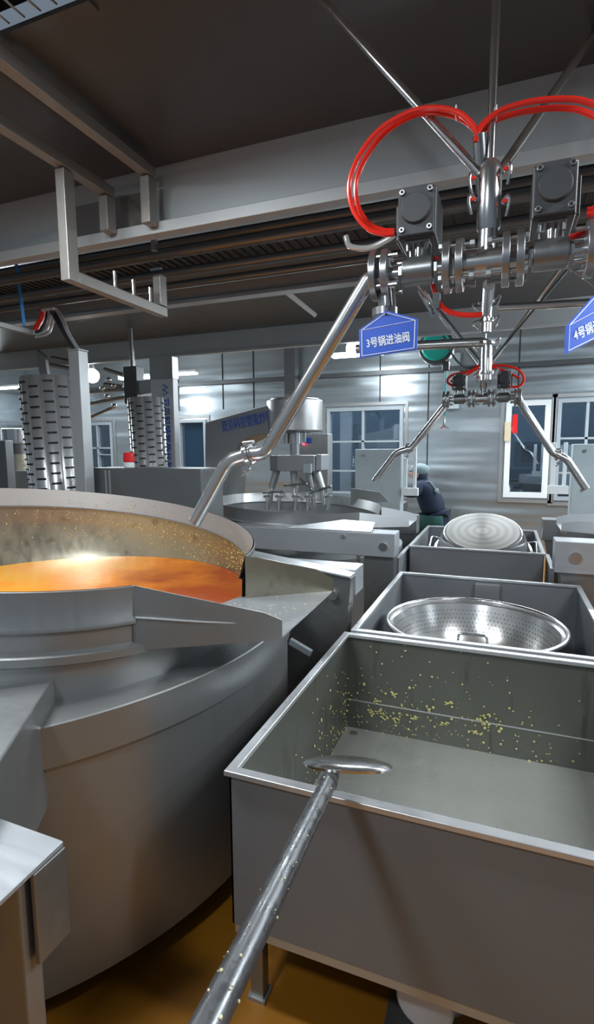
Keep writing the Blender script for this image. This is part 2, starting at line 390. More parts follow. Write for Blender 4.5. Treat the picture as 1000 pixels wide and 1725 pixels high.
# --- ceiling pipes that run across
def run(px, py, Y, r, mat, name, label, cat='pipe', group=None):
    p = at(px, py, Y)
    o = MB().cyl((-8, Y, p.z), (3.6, Y, p.z), r, seg=20).build(name, mat); return tag(o, label, cat, group)
run(300, 391, 2.75, .012, 'rim', 'ceiling_pipe', 'thin bright pipe running across just below the near hood edge')
run(300, 424, 2.93, .034, 'dullpipe', 'ceiling_pipe', 'thickest dull pipe, second below the near hood edge')
run(300, 458, 3.12, .028, 'dullpipe', 'ceiling_pipe', 'dull pipe resting third down on the hanging bracket')
run(300, 480, 3.3, .025, 'dullpipe', 'ceiling_pipe', 'dull pipe lowest of the ceiling run, above the far hood edge')
run(300, 408, 3.25, .03, 'dullpipe', 'ceiling_pipe', 'dull pipe hidden highest behind the others of the ceiling run')
p = at(300, 440, 3.45)
ct = thing('cable_tray', 'perforated steel cable tray running above the ceiling pipes', 'cable tray', (-2, 3.45, p.z))
MB().bb(-7.5, 3.5, 3.30, 3.62, p.z, p.z+.004).build('tray_base', 'dullpipe', ct)
rb = MB()
for i in range(150):
    x = -6.5+i*.066; rb.bb(x, x+.03, 3.28, 3.64, p.z-.012, p.z-.001)
rb.build('ribs', 'hood', ct)
# more bright clips
for px, py, Y in ((80, 458, 3.1), (85, 492, 3.3), (263, 458, 3.15), (268, 480, 3.35)):
    p = at(px, py, Y); tag(MB().box(p, (.09, .02, .05)).build('pipe_clip', 'white', bevel=.003),
    {80: 'pale clip beside the blue tube, higher one', 85: 'pale clip beside the blue tube, lower one', 263: 'pale clip near the hanging bracket end, higher one', 268: 'pale clip near the hanging bracket end, lower one'}[px], 'clip')
tag(MB().cyl(at(25, 425, 3.03), at(41, 549, 3.03), .012).build('blue_tube', 'bluetie'), 'short upright blue tube between the ceiling pipes at far left', 'tube')

# --- square tube frames on the hood and the trapeze hanger
s_ = .028
fr = thing('hood_frame', 'square-tube bar running along the dark hood to a short drop post', 'frame', (-1.797, 2.5, 3.2))
MB().bb(-1.797-s_, -1.797+s_, -.3, 2.52, 3.20-s_, 3.20+s_).build('bar', 'frame', fr, bevel=.004)
MB().bb(-1.797-s_, -1.797+s_, 2.45, 2.52, zb-.0, 3.165).build('drop_post', 'frame', fr, bevel=.004)
h3 = thing('pipe_hanger', 'U-shaped square-tube hanger carrying the pipes, dropped from a hood bar', 'hanger', (-2.07, 2.2, 2.62))
MB().bb(-2.07-s_, -2.07+s_, -.3, 2.52, 3.15-s_, 3.15+s_).build('bar', 'frame', h3, bevel=.004)
MB().bb(-2.07-s_, -2.07+s_, 2.45, 2.52, zb, 3.115).build('drop_post', 'frame', h3, bevel=.004)
MB().bb(-2.07-s_, -2.07+s_, 2.15, 2.22, 2.62-s_, 3.115).build('drop_post', 'frame', h3, bevel=.004)
MB().bb(-2.07-s_, -2.07+s_, 2.22, 2.98, 2.62-s_, 2.62+s_).build('hanger_bar', 'frame', h3, bevel=.004)
MB().bb(-2.07-s_, -2.07+s_, 2.91, 2.98, 2.655, 2.84).build('drop_post', 'frame', h3, bevel=.004)
for y in (2.52, 2.68, 2.84):
    MB().cyl((-2.07, y, 2.65), (-2.07, y, 2.74), .012).build('pipe_stub', 'polish', h3)
MB().box((-1.96, 2.75, at(140, 430, 2.75).z), (.03, .03, .09)).build('clamp', 'polish', h3)
tag(MB().bb(-2.4, -1.9, 2.575, 2.598, zb+.02, zb+.22).build('patch_plate', 'polish', bevel=.003), 'shiny patch plate welded to the hood fascia between two drop posts', 'plate')

# ================================================================ KETTLES
def kettle(name, lab, cx, cy, zc, r, t, sx, jr, full=True, front_beam=True):
    """t: tilt towards the spout; sx: +1 spout towards +X"""
    k = thing(name, lab, 'kettle', (cx, cy, 0))
    def S(p): return V((p[0], p[1], p[2]-t*p[0]*sx))
    c = (cx, cy, zc)
    g0, g1 = (10, 332) if sx > 0 else (-152+360-360+0, 170)
    if sx > 0: a0, a1 = 10, 332
    else: a0, a1 = -152, 170
    # inner bowl
    prof = [(r*.982, -.20), (r*.97, -.36), (r*.88, -.55), (r*.62, -.72), (r*.3, -.79), (0.001, -.80)]
    MB().lathe(prof, c, 96, fn=S).build('bowl', 'bowl' if full else 'jacket', k)
    MB().lathe([(r*.965, -.098), (r*.985, -.11), (r*.982, -.205)], c, 90, a0, a1, S).build('bowl_wall', 'bowl' if full else 'jacket', k)
    MB().lathe([(r, 0), (r*.972, -.10), (r*.966, -.104), (r*.975, -.108)], c, 90, a0, a1, S).build('splash_rim', 'rimband' if full else 'steel', k)
    MB().lathe([(r+.006, .0), (r+.008, -.002), (r+.004, -.10), (r+.012, -.112), (r+.012, -.125), (r-.0, -.135), (r-.002, -.19)], c, 90, a0, a1, S).build('outer_shell', 'jacket', k)
    MB().lathe([(r-.002, -.19), (r+.02, -.20), (r+.02, -.225), (r-.003, -.24), (r-.01, -.36)], c, 96, fn=S).build('outer_belt', 'jacket', k)
    jt = .975 if full else .80
    MB().lathe([(r-.012, jt-zc), (r-.012, -.30)], c, 96, fn=lambda p: V((p[0], p[1], p[2]-(t*p[0]*sx if p[2] > jt-zc+.01 else 0)))).build('collar', 'jacket', k)
    jc = (-2.234, 1.90, 0) if full else (cx-.05*sx, cy, 0)
    MB().lathe([(r*.6, jt), (jr, jt), (jr+.004, jt-.004), (jr+.004, jt-.128)], jc, 110).build('jacket_top', 'jacket', k)
    MB().lathe([(jr-.012, jt-.12), (jr-.014, .11), (jr-.03, .11)], jc, 110).build('jacket', 'jacket', k)
    for a in (20, 140, 260, 300, 340): 
        q = V((jc[0]+(jr-.2)*math.cos(math.radians(a)), jc[1]+(jr-.2)*math.sin(math.radians(a)), 0))
        MB().cyl(q, q+V((0, 0, .2)), .035).build('foot', 'steel', k)
    return k
K1 = dict(cx=-1.95, cy=1.82, zc=1.42, r=.95, t=.13)
k1 = kettle('cooking_kettle', 'huge foreground tilting kettle holding orange oil, left side', sx=1, jr=1.35, **K1)
# spout of kettle 1
zf = 1.10
nt_, ft_ = atz(475, 1075, zf), atz(560, 997, zf)     # outer corners of the floor
def rimp(a, z, r=.95, K=K1): return V((K['cx']+r*math.cos(math.radians(a)), K['cy']+r*math.sin(math.radians(a)), K['zc']-K['t']*r*math.cos(math.radians(a))+z))
nf, ff = rimp(-28, -.20), rimp(10, -.19)
MB().plate([nf+V((-.05, -.0, 0)), nt_, ft_, ff+V((-.03, 0, 0))], .006).build('spout_floor', 'beam', k1)
a_, b_ = rimp(-28, 0), nt_+V((0, 0, .065))
sw = MB().plate([nf+V((0, 0, -.02)), nt_+V((0, 0, -.004)), b_, b_+(a_-b_)*.12+V((0, 0, .012)), a_], .006)
sw.build('spout_wall', 'jacket', k1)
MB().tube(bez([rimp(-28, -.105)+V((.01, -.008, 0)), rimp(-28, -.105).lerp(b_, .5)+V((0, -.008, -.012)), b_+V((-.02, -.006, -.012))], 8), .0035, 8).build('weld_bead', 'rim', k1)
MB().tube([rimp(-28, 0)+V((0, -.003, 0)), nf+V((0, -.003, -.02))], .006, 8).build('weld_bead', 'cast', k1)
a_, b_ = rimp(10, 0.0), ft_+V((0, 0, .06))
MB().plate([ff, ft_, b_, b_+(a_-b_)*.2+V((0, 0, .025)), a_], .006).build('spout_wall', 'bowl', k1)
# cover box on the jacket of kettle 1
bx = [(-1.30, 1.23), (-1.03, .79), (-.93, .62), (-1.9, .60), (-1.9, 1.12)]
MB().prism([(x, y, .72) for x, y in bx], (0, 0, .335)).build('cover_box', 'jacket', k1, bevel=.006)
# beams with pins carrying kettle 1
def beam(par, x0, x1, y0, y1, z0, z1, pins=(), mat='beam'):
    b_ = MB().bb(x0, x1, y0, y1, z0, z1).build('support_beam', mat, par, bevel=.006)
    for x, z, r, side in pins:
        MB().cyl((x, y0+.005, z), (x, y0-.014, z), r, seg=24).build('pivot_pin', 'polish', b_)
    return b_
def leg(par, pts, y0, y1, mat='cast'):
    return MB().prism([(x, y0, z) for x, z in pts], (0, y1-y0, 0)).build('stand_leg', mat, par, bevel=.005)
# front beam end (bottom-left foreground): channel with a hanging end flange
fb = MB().prism([(-2.4, .78, .94), (-.815, .755, .94), (-.80, .42, .94), (-2.4, .42, .94)], (0, 0, .012))
fb.build('front_beam_top', 'beam', k1, bevel=.003)
MB().bb(-.822, -.81, .675, .755, .745, .94).build('end_flange', 'cast', k1, bevel=.003)
MB().bb(-2.4, -.815, .745, .757, .80, .94).build('beam_web', 'cast', k1, bevel=.003)
MB().bb(-1.3, at(72, 1600, .70).x, .655, .70, 0, .938).build('stand_leg', 'jacket', k1, bevel=.006)
# rear beam of kettle 1
beam(k1, -2.9, -.77, 2.90, 3.08, .90, 1.055)
MB().prism([(-1.55, 2.78, 1.13), (-.77, 2.78, 1.03), (-.77, 2.90, 1.03), (-1.55, 2.90, 1.13)], (0, 0, .012)).build('beam_cap', 'beam', k1, bevel=.003)
leg(k1, [(-.77, 1.028), (-1.35, 1.10), (-1.5, .75), (-1.25, 0), (-1.0, 0), (-.80, .62)], 2.80, 2.895)
MB().cyl((-.87, 2.80, .925), (-.87, 2.77, .925), .026, seg=24).build('pivot_pin', 'flange', k1)
p = at(506, 1090, 2.66); MB().box(p, (.14, .03, .035), Matrix.Rotation(.42, 3, 'Y')).build('limit_switch', 'panel', k1, bevel=.003)
# oil surface following the bowl
ob = MB(); ring = []; zo = 1.075
for i in range(96):
    a = math.radians(i*3.75); rr = .9
    for _ in range(6):
        zl_ = zo-(K1['zc']-K1['t']*rr*math.cos(a)); f_ = .982 if zl_ > -.2 else .982-(-.2-zl_)/.16*.012 if zl_ > -.36 else .97-(-.36-zl_)/.19*.09
        rr = .95*f_-.004
    ring.append(ob.b.verts.new((K1['cx']+rr*math.cos(a), K1['cy']+rr*math.sin(a), zo)))
ob.b.faces.new(ring); oil = ob.build('cooking_oil', 'oil'); tag(oil, 'hot orange-red oil filling the foreground kettle', 'oil')
oil.data.transform(Matrix.Translation((1.95, -1.82, 0))); oil.location = (-1.95, 1.82, 0)
# food bits on the bowl wall
cb = MB()
for i in range(1100):
    a = random.choice([random.gauss(95, 22), random.uniform(12, 150), random.gauss(40, 15)])
    if not 12 < a < 170: continue
    zz = -random.choice([random.uniform(.11, .30), random.uniform(.02, .34), random.gauss(.2, .05)]); 
    rr = .95*(1-.28*-zz)*1.0-.004 if zz > -.1 else .95*.978-.004
    p = rimp(a, zz, rr)
    if p.z < zo: continue
    s = random.uniform(.0008, .0024)*random.choice([1, 1, 1.6]); cb.ball(p, s, (1.2, 1.2, random.uniform(.7, 1.8)), 1)
tag(cb.build('food_residue', 'crumb'), 'yellow food specks stuck around the inner wall of the foreground kettle', 'food residue', kind='stuff')
cb = MB()
for i in range(90):
    u, v_ = random.random(), random.random(); p = nf.lerp(nt_, u).lerp(ff.lerp(ft_, u), v_); cb.ball(p+V((0, 0, .009)), random.uniform(.0015, .004), (1.3, 1.1, .6), 1)
for i in range(14):
    a = random.uniform(-75, -20); rr = random.uniform(1.02, 1.22); cb.ball((-2.23+rr*math.cos(math.radians(a)), 1.90+rr*math.sin(math.radians(a)), .978), random.uniform(.003, .006), (1.3, 1, .6), 1)
tag(cb.build('food_residue', 'drop'), 'pale crumbs scattered on the foreground kettle spout and jacket top', 'food residue', kind='stuff')

# ---- kettle 2 (level), kettle 3 (right, spout pointing left)
K2 = dict(cx=-1.98, cy=5.1, zc=1.20, r=.86, t=.05)
k2 = kettle('cooking_kettle', 'middle kettle with mixer head above it, behind the slanting pipe', sx=1, jr=1.12, full=False, **K2)
def spout(k, K, sx, L, zf, hgt, mat='beam'):
    def rp(a, z):
        r = K['r']; a = math.radians(a if sx > 0 else 180-a)
        return V((K['cx']+r*math.cos(a), K['cy']+r*math.sin(a), K['zc']-K['t']*r*math.cos(a)*sx+z))
    nf, ff = rp(-28, -.19), rp(10, -.19); nf.z = ff.z = zf
    xe = K['cx']+sx*L; nt_, ft_ = V((xe, K['cy']-.18, zf)), V((xe, K['cy']+.28, zf))
    MB().plate([nf+V((-.05*sx, 0, 0)), nt_, ft_, ff+V((-.05*sx, 0, 0))], .006).build('spout_floor', mat, k)
    for q, e_, a in ((nf, nt_, rp(-28, 0)), (ff, ft_, rp(10, 0))):
        MB().plate([q, e_, e_+V((0, 0, .06)), e_+V((-.1*sx, 0, .085)), a], .006).build('spout_wall', mat, k)
spout(k2, K2, 1, 1.18, 1.02, .1)
beam(k2, -2.9, -.765, 4.05, 4.25, .895, 1.085, ((-.855, .98, .033, 1), (-1.18, 1.045, .018, 1)))
MB().prism([(-1.7, 4.05, 1.087), (-.95, 4.05, 1.087), (-.98, 4.3, 1.13), (-1.25, 4.3, 1.14)], (0, 0, .006)).build('cover_plate', 'beam', k2)
leg(k2, [(-.78, .892), (-1.02, .892), (-1.02, 0), (-.78, 0)], 4.1, 4.24)
MB().cyl((-1.06, 4.07, .89), (-1.06, 4.07, .72), .015).build('levelling_bolt', 'polish', k2)
beam(k2, -2.9, -.88, 5.95, 6.15, .78, .99, ((-.98, .90, .038, 1),), 'cast')
leg(k2, [(-.90, .78), (-1.4, .78), (-1.3, 0), (-.95, 0)], 5.98, 6.12)
K3 = dict(cx=1.75, cy=5.15, zc=1.20, r=.86, t=.05)
k3 = kettle('cooking_kettle', 'right-hand kettle with its spout pointing left, cut by the photo edge', sx=-1, jr=1.12, full=False, **K3)
spout(k3, K3, -1, 1.27, 1.04, .1)
beam(k3, .36, 2.8, 4.05, 4.25, .87, 1.095, ((.49, .985, .04, 1),))
leg(k3, [(.40, .868), (.7, .868), (.7, 0), (.46, 0)], 4.08, 4.24)
beam(k3, .40, 2.8, 6.0, 6.2, .78, 1.0, ((.60, .89, .038, 1),), 'cast')
leg(k3, [(.43, .78), (1.0, .78), (.9, 0), (.6, 0)], 6.02, 6.18)
# white board lying behind mixer on kettle 2 rim
# ---- mixer of kettle 2
mx_ = thing('kettle_mixer', 'gooseneck mixer with round steel drum and planetary head over the middle kettle', 'mixer', (-2.9, 5.9, 0))
Ym = 5.35
def q_(px, py, Y=Ym): p = at(px, py, Y); return V((p.x, Y, p.z))
arm = [q_(345, 712), q_(474, 677), q_(500, 680), q_(500, 728), q_(430, 733), q_(405, 745), q_(388, 775), q_(384, 845), q_(384, 1000), q_(345, 1000)]
MB().prism(arm, (0, .42, 0)).build('gooseneck', 'jacket', mx_, bevel=.008)
pc = at(496, 700, Ym+.2); zt_ = at(496, 675, Ym+.2).z; zb_ = at(496, 727, Ym+.2).z
MB().cyl((pc.x, Ym+.2, zb_), (pc.x, Ym+.2, zt_), .31, seg=64).build('motor_drum', 'steel', mx_, bevel=.012)
MB().cyl((pc.x, Ym+.2, zt_), (pc.x, Ym+.2, zt_+.02), .27, seg=64).build('drum_lid', 'steel', mx_, bevel=.006)
text('lettering', '双贝科技智能炒锅', .14, q_(415, 711)+V((0, -.006, 0)), (q_(450, 702)-q_(370, 720)), (0, 0, 1), 'bluetext', mx_, width=(q_(452, 702)-q_(368, 720)).length, bold=.001)
zg0, zg1 = at(490, 793, Ym+.15).z, at(490, 767, Ym+.15).z
for dx, r in ((-.03, .10), (0, .06)):
    pass
MB().cyl((pc.x, Ym+.2, zg1+.13), (pc.x, Ym+.2, zb_), .085, seg=32).build('shaft_housing', 'polish', mx_)
MB().cyl((pc.x, Ym+.2, zg1), (pc.x, Ym+.2, zg1+.13), .055, seg=32).build('shaft', 'polish', mx_)
for a in range(0, 360, 60):
    MB().cyl((pc.x+.12*math.cos(math.radians(a)), Ym+.2+.12*math.sin(math.radians(a)), zb_-.12), (pc.x+.12*math.cos(math.radians(a)), Ym+.2+.12*math.sin(math.radians(a)), zb_), .014).build('tie_bolt', 'polish', mx_)
gx0, gx1 = at(452, 780, Ym).x, at(540, 780, Ym).x
MB().bb(gx0+.1, gx1-.07, Ym, Ym+.36, zg0, zg1).build('gearbox', 'steel', mx_, bevel=.01)
MB().bb(gx0, gx0+.1, Ym+.03, Ym+.3, zg0+.0, zg1-.0).build('gearbox_wing', 'cast', mx_, bevel=.01)
MB().bb(gx1-.068, gx1, Ym+.03, Ym+.3, zg0+.01, zg1+.01).build('gearbox_wing', 'beam', mx_, bevel=.01)
for px0, px1 in ((466, 455), (495, 497), (533, 545), (520, 528)):
    p0 = at(px0, 796, Ym+.15); p1 = at(px1, 832, Ym+.15); p0.z = zg0+.002
    MB().cyl(p0, p0.lerp(p1, .75), .045, .04).build('scraper_sleeve', 'steel', mx_, bevel=.004)
    MB().cyl(p0.lerp(p1, .7), p1+V((0, 0, -.12)), .022).build('scraper_rod', 'polish', mx_)
for a, b_ in (((443, 830), (476, 828)), ((478, 818), (515, 815)), ((520, 831), (556, 820)), ((505, 806), (523, 824))):
    MB().tube([at(*a, Ym+.1), at(*b_, Ym+.05)], .012).build('tie_rod', 'cast', mx_)
    MB().ball(at(*b_, Ym+.05), .02).build('rod_knob', 'cast', mx_)
for px in (450, 470, 498, 519, 553): 
    p = at(px, 838, Ym+.1); MB().cyl((p.x, p.y, p.z-.14), (p.x, p.y, p.z+.05), .024).build('paddle_stem', 'polish', mx_)
    MB().cyl((p.x, p.y, p.z+.0), (p.x, p.y, p.z+.025), .045).build('stem_collar', 'cast', mx_)
p = at(518, 789, Ym-.03); MB().box(p, (.09, .05, .1)).build('sensor_box', 'panel', mx_, bevel=.006)
# control post with small blue display behind mixer
p0, p1 = at(525, 735, 6.6), at(552, 860, 6.6)
cp_ = thing('control_post', 'grey steel post with a small blue display and red light behind the mixer', 'control post', (p0.x, 6.6, 0))
MB().bb(p0.x-.2, p1.x, 6.6, 6.8, 0, p0.z+.03).build('post', 'steel', cp_, bevel=.006)
p = at(516, 742, 6.58); MB().box(p, (.12, .03, .07)).build('display', 'blue', cp_, bevel=.003)
p = at(511, 748, 6.56); MB().ball(p, .016).build('indicator_light', 'led', cp_)
# white board behind kettle 2
p0 = at(505, 829, 6.25); p1 = at(590, 842, 6.25)
MB().bb(p0.x, p1.x, 6.25, 6.27, p1.z-.2, p0.z).build('splash_board', 'panel', k2, bevel=.003)
p0 = at(590, 821, 5.85); p1 = at(640, 835, 5.85)
MB().prism([at(590, 822, 5.85), at(640, 829, 5.85), at(655, 845, 5.85), at(590, 850, 5.85)], (0, .01, 0)).build('splash_guard', 'jacket', k2, bevel=.003)

# ================================================================ CARTS
def cart(name, lab, x0, x1, y0, y1, zt, zf, group='steel tub carts', inmat='cart', taper=.02, zbot=None, legs=True):
    c = thing(name, lab, 'cart', ((x0+x1)/2, (y0+y1)/2, 0), group)
    th = .006
    def wall(a, b_, nm, mat, thv):
        pass
    zb = zbot or zf-.03
    # four walls as thin solids, tub floor
    o = MB()
    o.bb(x0, x0+th, y0, y1, zb, zt-.005); o.bb(x1-th, x1, y0, y1, zb, zt-.005); o.bb(x0, x1, y0, y0+th, zb, zt-.005); o.bb(x0, x1, y1-th, y1, zb, zt-.005)
    o.build('tub_walls', 'cart', c)
    i = MB()
    e_ = th+.001
    i.bb(x0+e_, x0+e_+.002, y0+e_, y1-e_, zf, zt-.006); i.bb(x1-e_-.002, x1-e_, y0+e_, y1-e_, zf, zt-.006)
    i.bb(x0+e_, x1-e_, y0+e_, y0+e_+.002, zf, zt-.006); i.bb(x0+e_, x1-e_, y1-e_-.002, y1-e_, zf, zt-.006)
    i.build('tub_lining', inmat, c)
    MB().bb(x0+th, x1-th, y0+th, y1-th, zb, zf).build('tub_floor', 'cartbase_lit' if inmat == 'cartin' else inmat, c)
    rw, rh = .032, .018
    r_ = MB(); xs0, xs1, ys0, ys1 = x0-.012, x1+.012, y0-.012, y1+.012
    outer = [(xs0, ys0), (xs1, ys0), (xs1, ys1), (xs0, ys1)]; inner = [(xs0+rw, ys0+rw), (xs1-rw, ys0+rw), (xs1-rw, ys1-rw), (xs0+rw, ys1-rw)]
    for k in range(4):
        k2_ = (k+1) % 4; r_.prism([(*outer[k], zt-rh), (*outer[k2_], zt-rh), (*inner[k2_], zt-rh), (*inner[k], zt-rh)], (0, 0, rh))
    r_.build('rim', 'rim', c, bevel=.003)
    if legs:
        for lx in (x0+.06, x1-.06):
            for ly in (y0+.06, y1-.06):
                l = MB().bb(lx-.022, lx+.022, ly-.022, ly+.022, 0, zb).build('leg', 'cast', c, bevel=.003)
                MB().bb(lx-.03, lx+.03, ly-.03, ly+.03, 0, .012).build('foot_plate', 'steel', l)
        pass
    return c
bf = at(590, 1237, 2.54); zfl = bf.z
c1 = cart('tub_cart', 'nearest steel tub cart, empty and wet, with yellow residue inside', -.73, .55, 1.30, 2.56, .80, zfl, inmat='cartin', zbot=.29)
sm_ = MB(); zs = at(590, 1180, 2.54).z
sm_.bb(-.72, .54, 2.549, 2.552, zs-.003, zs+.003); sm_.build('seam', 'rim', c1)
# wheel & pump on the floor below cart
c2 = cart('tub_cart', 'second steel tub cart holding a round perforated strainer', -.705, .515, 2.62, 4.01, .80, .35)
p = at(820, 1003, 3.99); MB().bb(p.x-.085, p.x+.085, 3.965, 3.998, p.z-.09, p.z+.09).build('label_holder', 'steel', c2, bevel=.004)
c3 = cart('tub_cart', 'farthest steel tub cart with an upturned pan resting in it', -.83, .37, 5.15, 6.56, .80, .35)
for sx_, x in ((-1, -.87), (1, .41)):
    MB().bb(x-.012, x+.012, 4.75, 5.35, .42, .74).build('side_panel', 'cart', c3, bevel=.003)
    MB().bb(x-.018, x+.018, 4.74, 5.36, .74, .755).build('panel_rim', 'rim', c3, bevel=.002)
# residue in cart 1
cb = MB(); cp2 = MB()
for i in range(900):
    w_ = random.random(); s = random.uniform(.0012, .0045)*random.choice([1, 1, 1, 1.6])
    if w_ < .34:
        x = -.72+abs(random.gauss(0, .65)); z = zfl+abs(random.gauss(0, .2)); 
        if x > .53 or z > .78: continue
        cb.ball((x, 2.546, z), s, (1.2, .6, random.uniform(.8, 1.6)), 1)
    elif w_ < .5:
        y = 2.54-abs(random.gauss(0, .4)); z = zfl+abs(random.gauss(0, .16))
        if y < 1.32 or z > .78: continue
        cb.ball((-.717, y, z), s, (.6, 1.2, random.uniform(.8, 1.6)), 1)
    elif w_ < .62:
        cb.ball((random.uniform(-.71, -.2), 2.53-abs(random.gauss(0, .02)), zfl+.004), s*1.2, (1.2, 1.2, .6), 1)
    else:
        cp2.ball((random.uniform(-.7, .53), random.uniform(1.4, 2.5), zfl+.002), s*.9, (1.2, 1.2, .5), 1)
for k in range(14):
    cx_, cz_ = -.68+random.random()*.7, zfl+.08+random.random()*.18
    for j in range(9): cb.ball((cx_+random.gauss(0, .012), 2.545, cz_+random.gauss(0, .007)), random.uniform(.003, .006), (1.2, .7, 1), 1)
tag(cb.build('food_residue', 'crumb'), 'yellow bits clinging to the inner walls of the nearest cart', 'food residue', kind='stuff')
tag(cp2.build('food_residue', 'drop'), 'pale wet crumbs across the bottom of the nearest cart', 'food residue', kind='stuff')

# ---- strainer in cart 2
cc = V((-.13, 3.20, .715)); R_ = .50
st = thing('strainer_basin', 'wide round perforated steel basin with wire handle, sitting in the second cart', 'strainer', (cc.x, cc.y, .36))
MB().lathe([(R_, 0), (R_-.03, -.02), (R_-.06, -.10), (R_-.10, -.2), (R_-.2, -.33), (R_-.33, -.375), (.001, -.39)], cc, 96).build('basin', 'basin', st, thick=.003)
rr_ = MB(); rr_.lathe([(R_+.014*math.cos(math.radians(a)), .014*math.sin(math.radians(a))) for a in range(0, 361, 30)], cc, 96); rr_.build('rolled_rim', 'polish', st)
ho = MB()
for j, (zz, rr) in enumerate(((-.06, R_-.0455), (-.085, R_-.0545), (-.11, R_-.065), (-.135, R_-.075), (-.16, R_-.085), (-.185, R_-.095))):
    for i in range(110):
        a = math.radians(i*360/110+j*1.6); ho.ball((cc.x+rr*math.cos(a), cc.y+rr*math.sin(a), cc.z+zz), .0038, (1, 1, 1), 1)
ho.build('holes', 'dark', st)
def handle(par, c, R, a, wdt, rise, name='handle', out=.02):
    a = math.radians(a); n = V((math.cos(a), math.sin(a), 0)); t = V((-n.y, n.x, 0)); b_ = c+n*(R+out*0)
    MB().tube(bend([b_-t*wdt, b_-t*wdt+n*out+V((0, 0, rise)), b_+t*wdt+n*out+V((0, 0, rise)), b_+t*wdt], .02), .007).build(name, 'polish', par)
handle(st, cc, R_-.03, -88, .07, .085, out=-.02)
handle(st, cc, R_+.01, 92, .07, -.02, out=.04)
# ---- upturned pan on cart 3
pt_ = thing('upturned_pan', 'upturned round pan with ring-brushed base, leaning in the farthest cart', 'pan', (-.18, 5.8, .6))
rot = Matrix.Rotation(math.radians(24), 4, 'X')
base = V((-.18, 5.75, .885))
def PT(p): return (rot @ V(p))
m, nt, b = newmat('ring_brushed_base'); tc = N(nt, 'ShaderNodeTexCoord'); wv = N(nt, 'ShaderNodeTexWave', wave_type='RINGS', rings_direction='SPHERICAL'); wv.inputs['Scale'].default_value = 4; wv.inputs['Distortion'].default_value = .6
nt.links.new(tc.outputs['Object'], wv.inputs['Vector']); cr = N(nt, 'ShaderNodeValToRGB'); nt.links.new(wv.outputs['Fac'], cr.inputs[0])
cr.color_ramp.elements[0].color = (.34, .335, .32, 1); cr.color_ramp.elements[1].color = (.43, .42, .40, 1); nt.links.new(cr.outputs[0], b.inputs['Base Color'])
b.inputs['Metallic'].default_value = 1; b.inputs['Roughness'].default_value = .28; b.inputs['Anisotropic'].default_value = .85
tg = N(nt, 'ShaderNodeTangent', direction_type='RADIAL', axis='Z'); nt.links.new(tg.outputs[0], b.inputs['Tangent'])
M['ringbase'] = m
def local_part(mb, name, mat, parent, mtx, **k):
    o = mb.build(name, mat, None, **k); o.parent = parent; o.matrix_local = Matrix.Translation(-parent.location) @ mtx; return o
mt = Matrix.Translation(base) @ rot
local_part(MB().lathe([(.001, .004), (.36, .004), (.362, 0)], seg=96), 'base_disc', 'ringbase', pt_, mt)
local_part(MB().lathe([(.362, 0), (.385, -.012), (.42, -.08), (.455, -.18), (.475, -.25), (.50, -.255), (.505, -.27)], seg=96), 'pan_body', 'polish', pt_, mt, thick=.003)
for s in (-1, 1):
    local_part(MB().tube(bend([(s*.44, -.12, -.20), (s*.53, -.12, -.17), (s*.53, .12, -.17), (s*.44, .12, -.20)], .05), .009), 'handle', 'polish', pt_, mt)

# ================================================================ PADDLE
hd_ = V((-.358, 1.262, .915))
pe = V((-.30, .40, 1.10))
def rng(x, y, d): return V((0, 0, H))+ray(x, y)*d
top_, bot_ = rng(566, 1292, 1.42), rng(352, 1725, .60)
dirp = (bot_-top_).normalized(); end_ = bot_+dirp*.22
pd = thing('stirring_paddle', 'long greasy steel pole with flat oval head resting over the nearest cart rim', 'paddle', top_)
hc = rng(585, 1285, 1.42)
MB().tube([top_+dirp*.08, end_], .0205, 24).build('pole', 'pole', pd)
MB().tube([top_+V((0, 0, -.003)), top_+dirp*.03, top_+dirp*.115], [.013, .0175, .018], 24).build('neck', 'steel', pd)
MB().cyl(top_+dirp*.10, top_+dirp*.118, .0225).build('collar', 'cast', pd)
hm = MB().lathe([(.001, .010), (.085, .008), (.112, .002), (.120, -.004), (.116, -.010), (.10, -.006), (.08, -.001), (.001, .003)], seg=64)
rotm = Matrix.Translation(hc) @ Matrix.Rotation(math.radians(-26), 4, rt) @ Matrix.Rotation(math.radians(3), 4, 'Y')
local_part(hm, 'oval_head', 'polish', pd, rotm)
cb = MB(); n_ = dirp.cross(V((0, 0, 1))).normalized(); u_ = n_.cross(dirp)
for i in range(38):
    t = random.uniform(.12, .9); a = random.uniform(-.3, 3.4); cb.ball(top_+dirp*t+(n_*math.cos(a)+u_*math.sin(a))*.021*(1 if u_.z > 0 else -1), random.uniform(.0008, .003)*random.choice([.6, 1]), (1, 1, 1), 1)
cb.build('stuck_crumbs', 'drop', pd)['kind'] = 'stuff'

# floor drum below the cart (bottom edge)
p = atz(690, 1705, .12)
fp = thing('floor_pump', 'dark round motor drum on the floor below the nearest cart', 'pump', (p.x, p.y, 0))
MB().cyl((p.x+.05, p.y+.10, .13), (p.x+.08, p.y+.36, .13), .115, seg=40).build('motor_drum', 'cast', fp, bevel=.008)
MB().cyl((p.x+.035, p.y+.02, .13), (p.x+.045, p.y+.095, .13), .085, seg=40).build('end_cap', 'column', fp, bevel=.012)
MB().cyl((p.x+.17, p.y+.12, .16), (p.x+.21, p.y+.14, .16), .07, seg=32).build('fan_ring', 'black', fp, bevel=.01)
MB().bb(p.x-.08, p.x+.12, p.y+.0, p.y+.16, 0, .02).build('base', 'cast', fp)

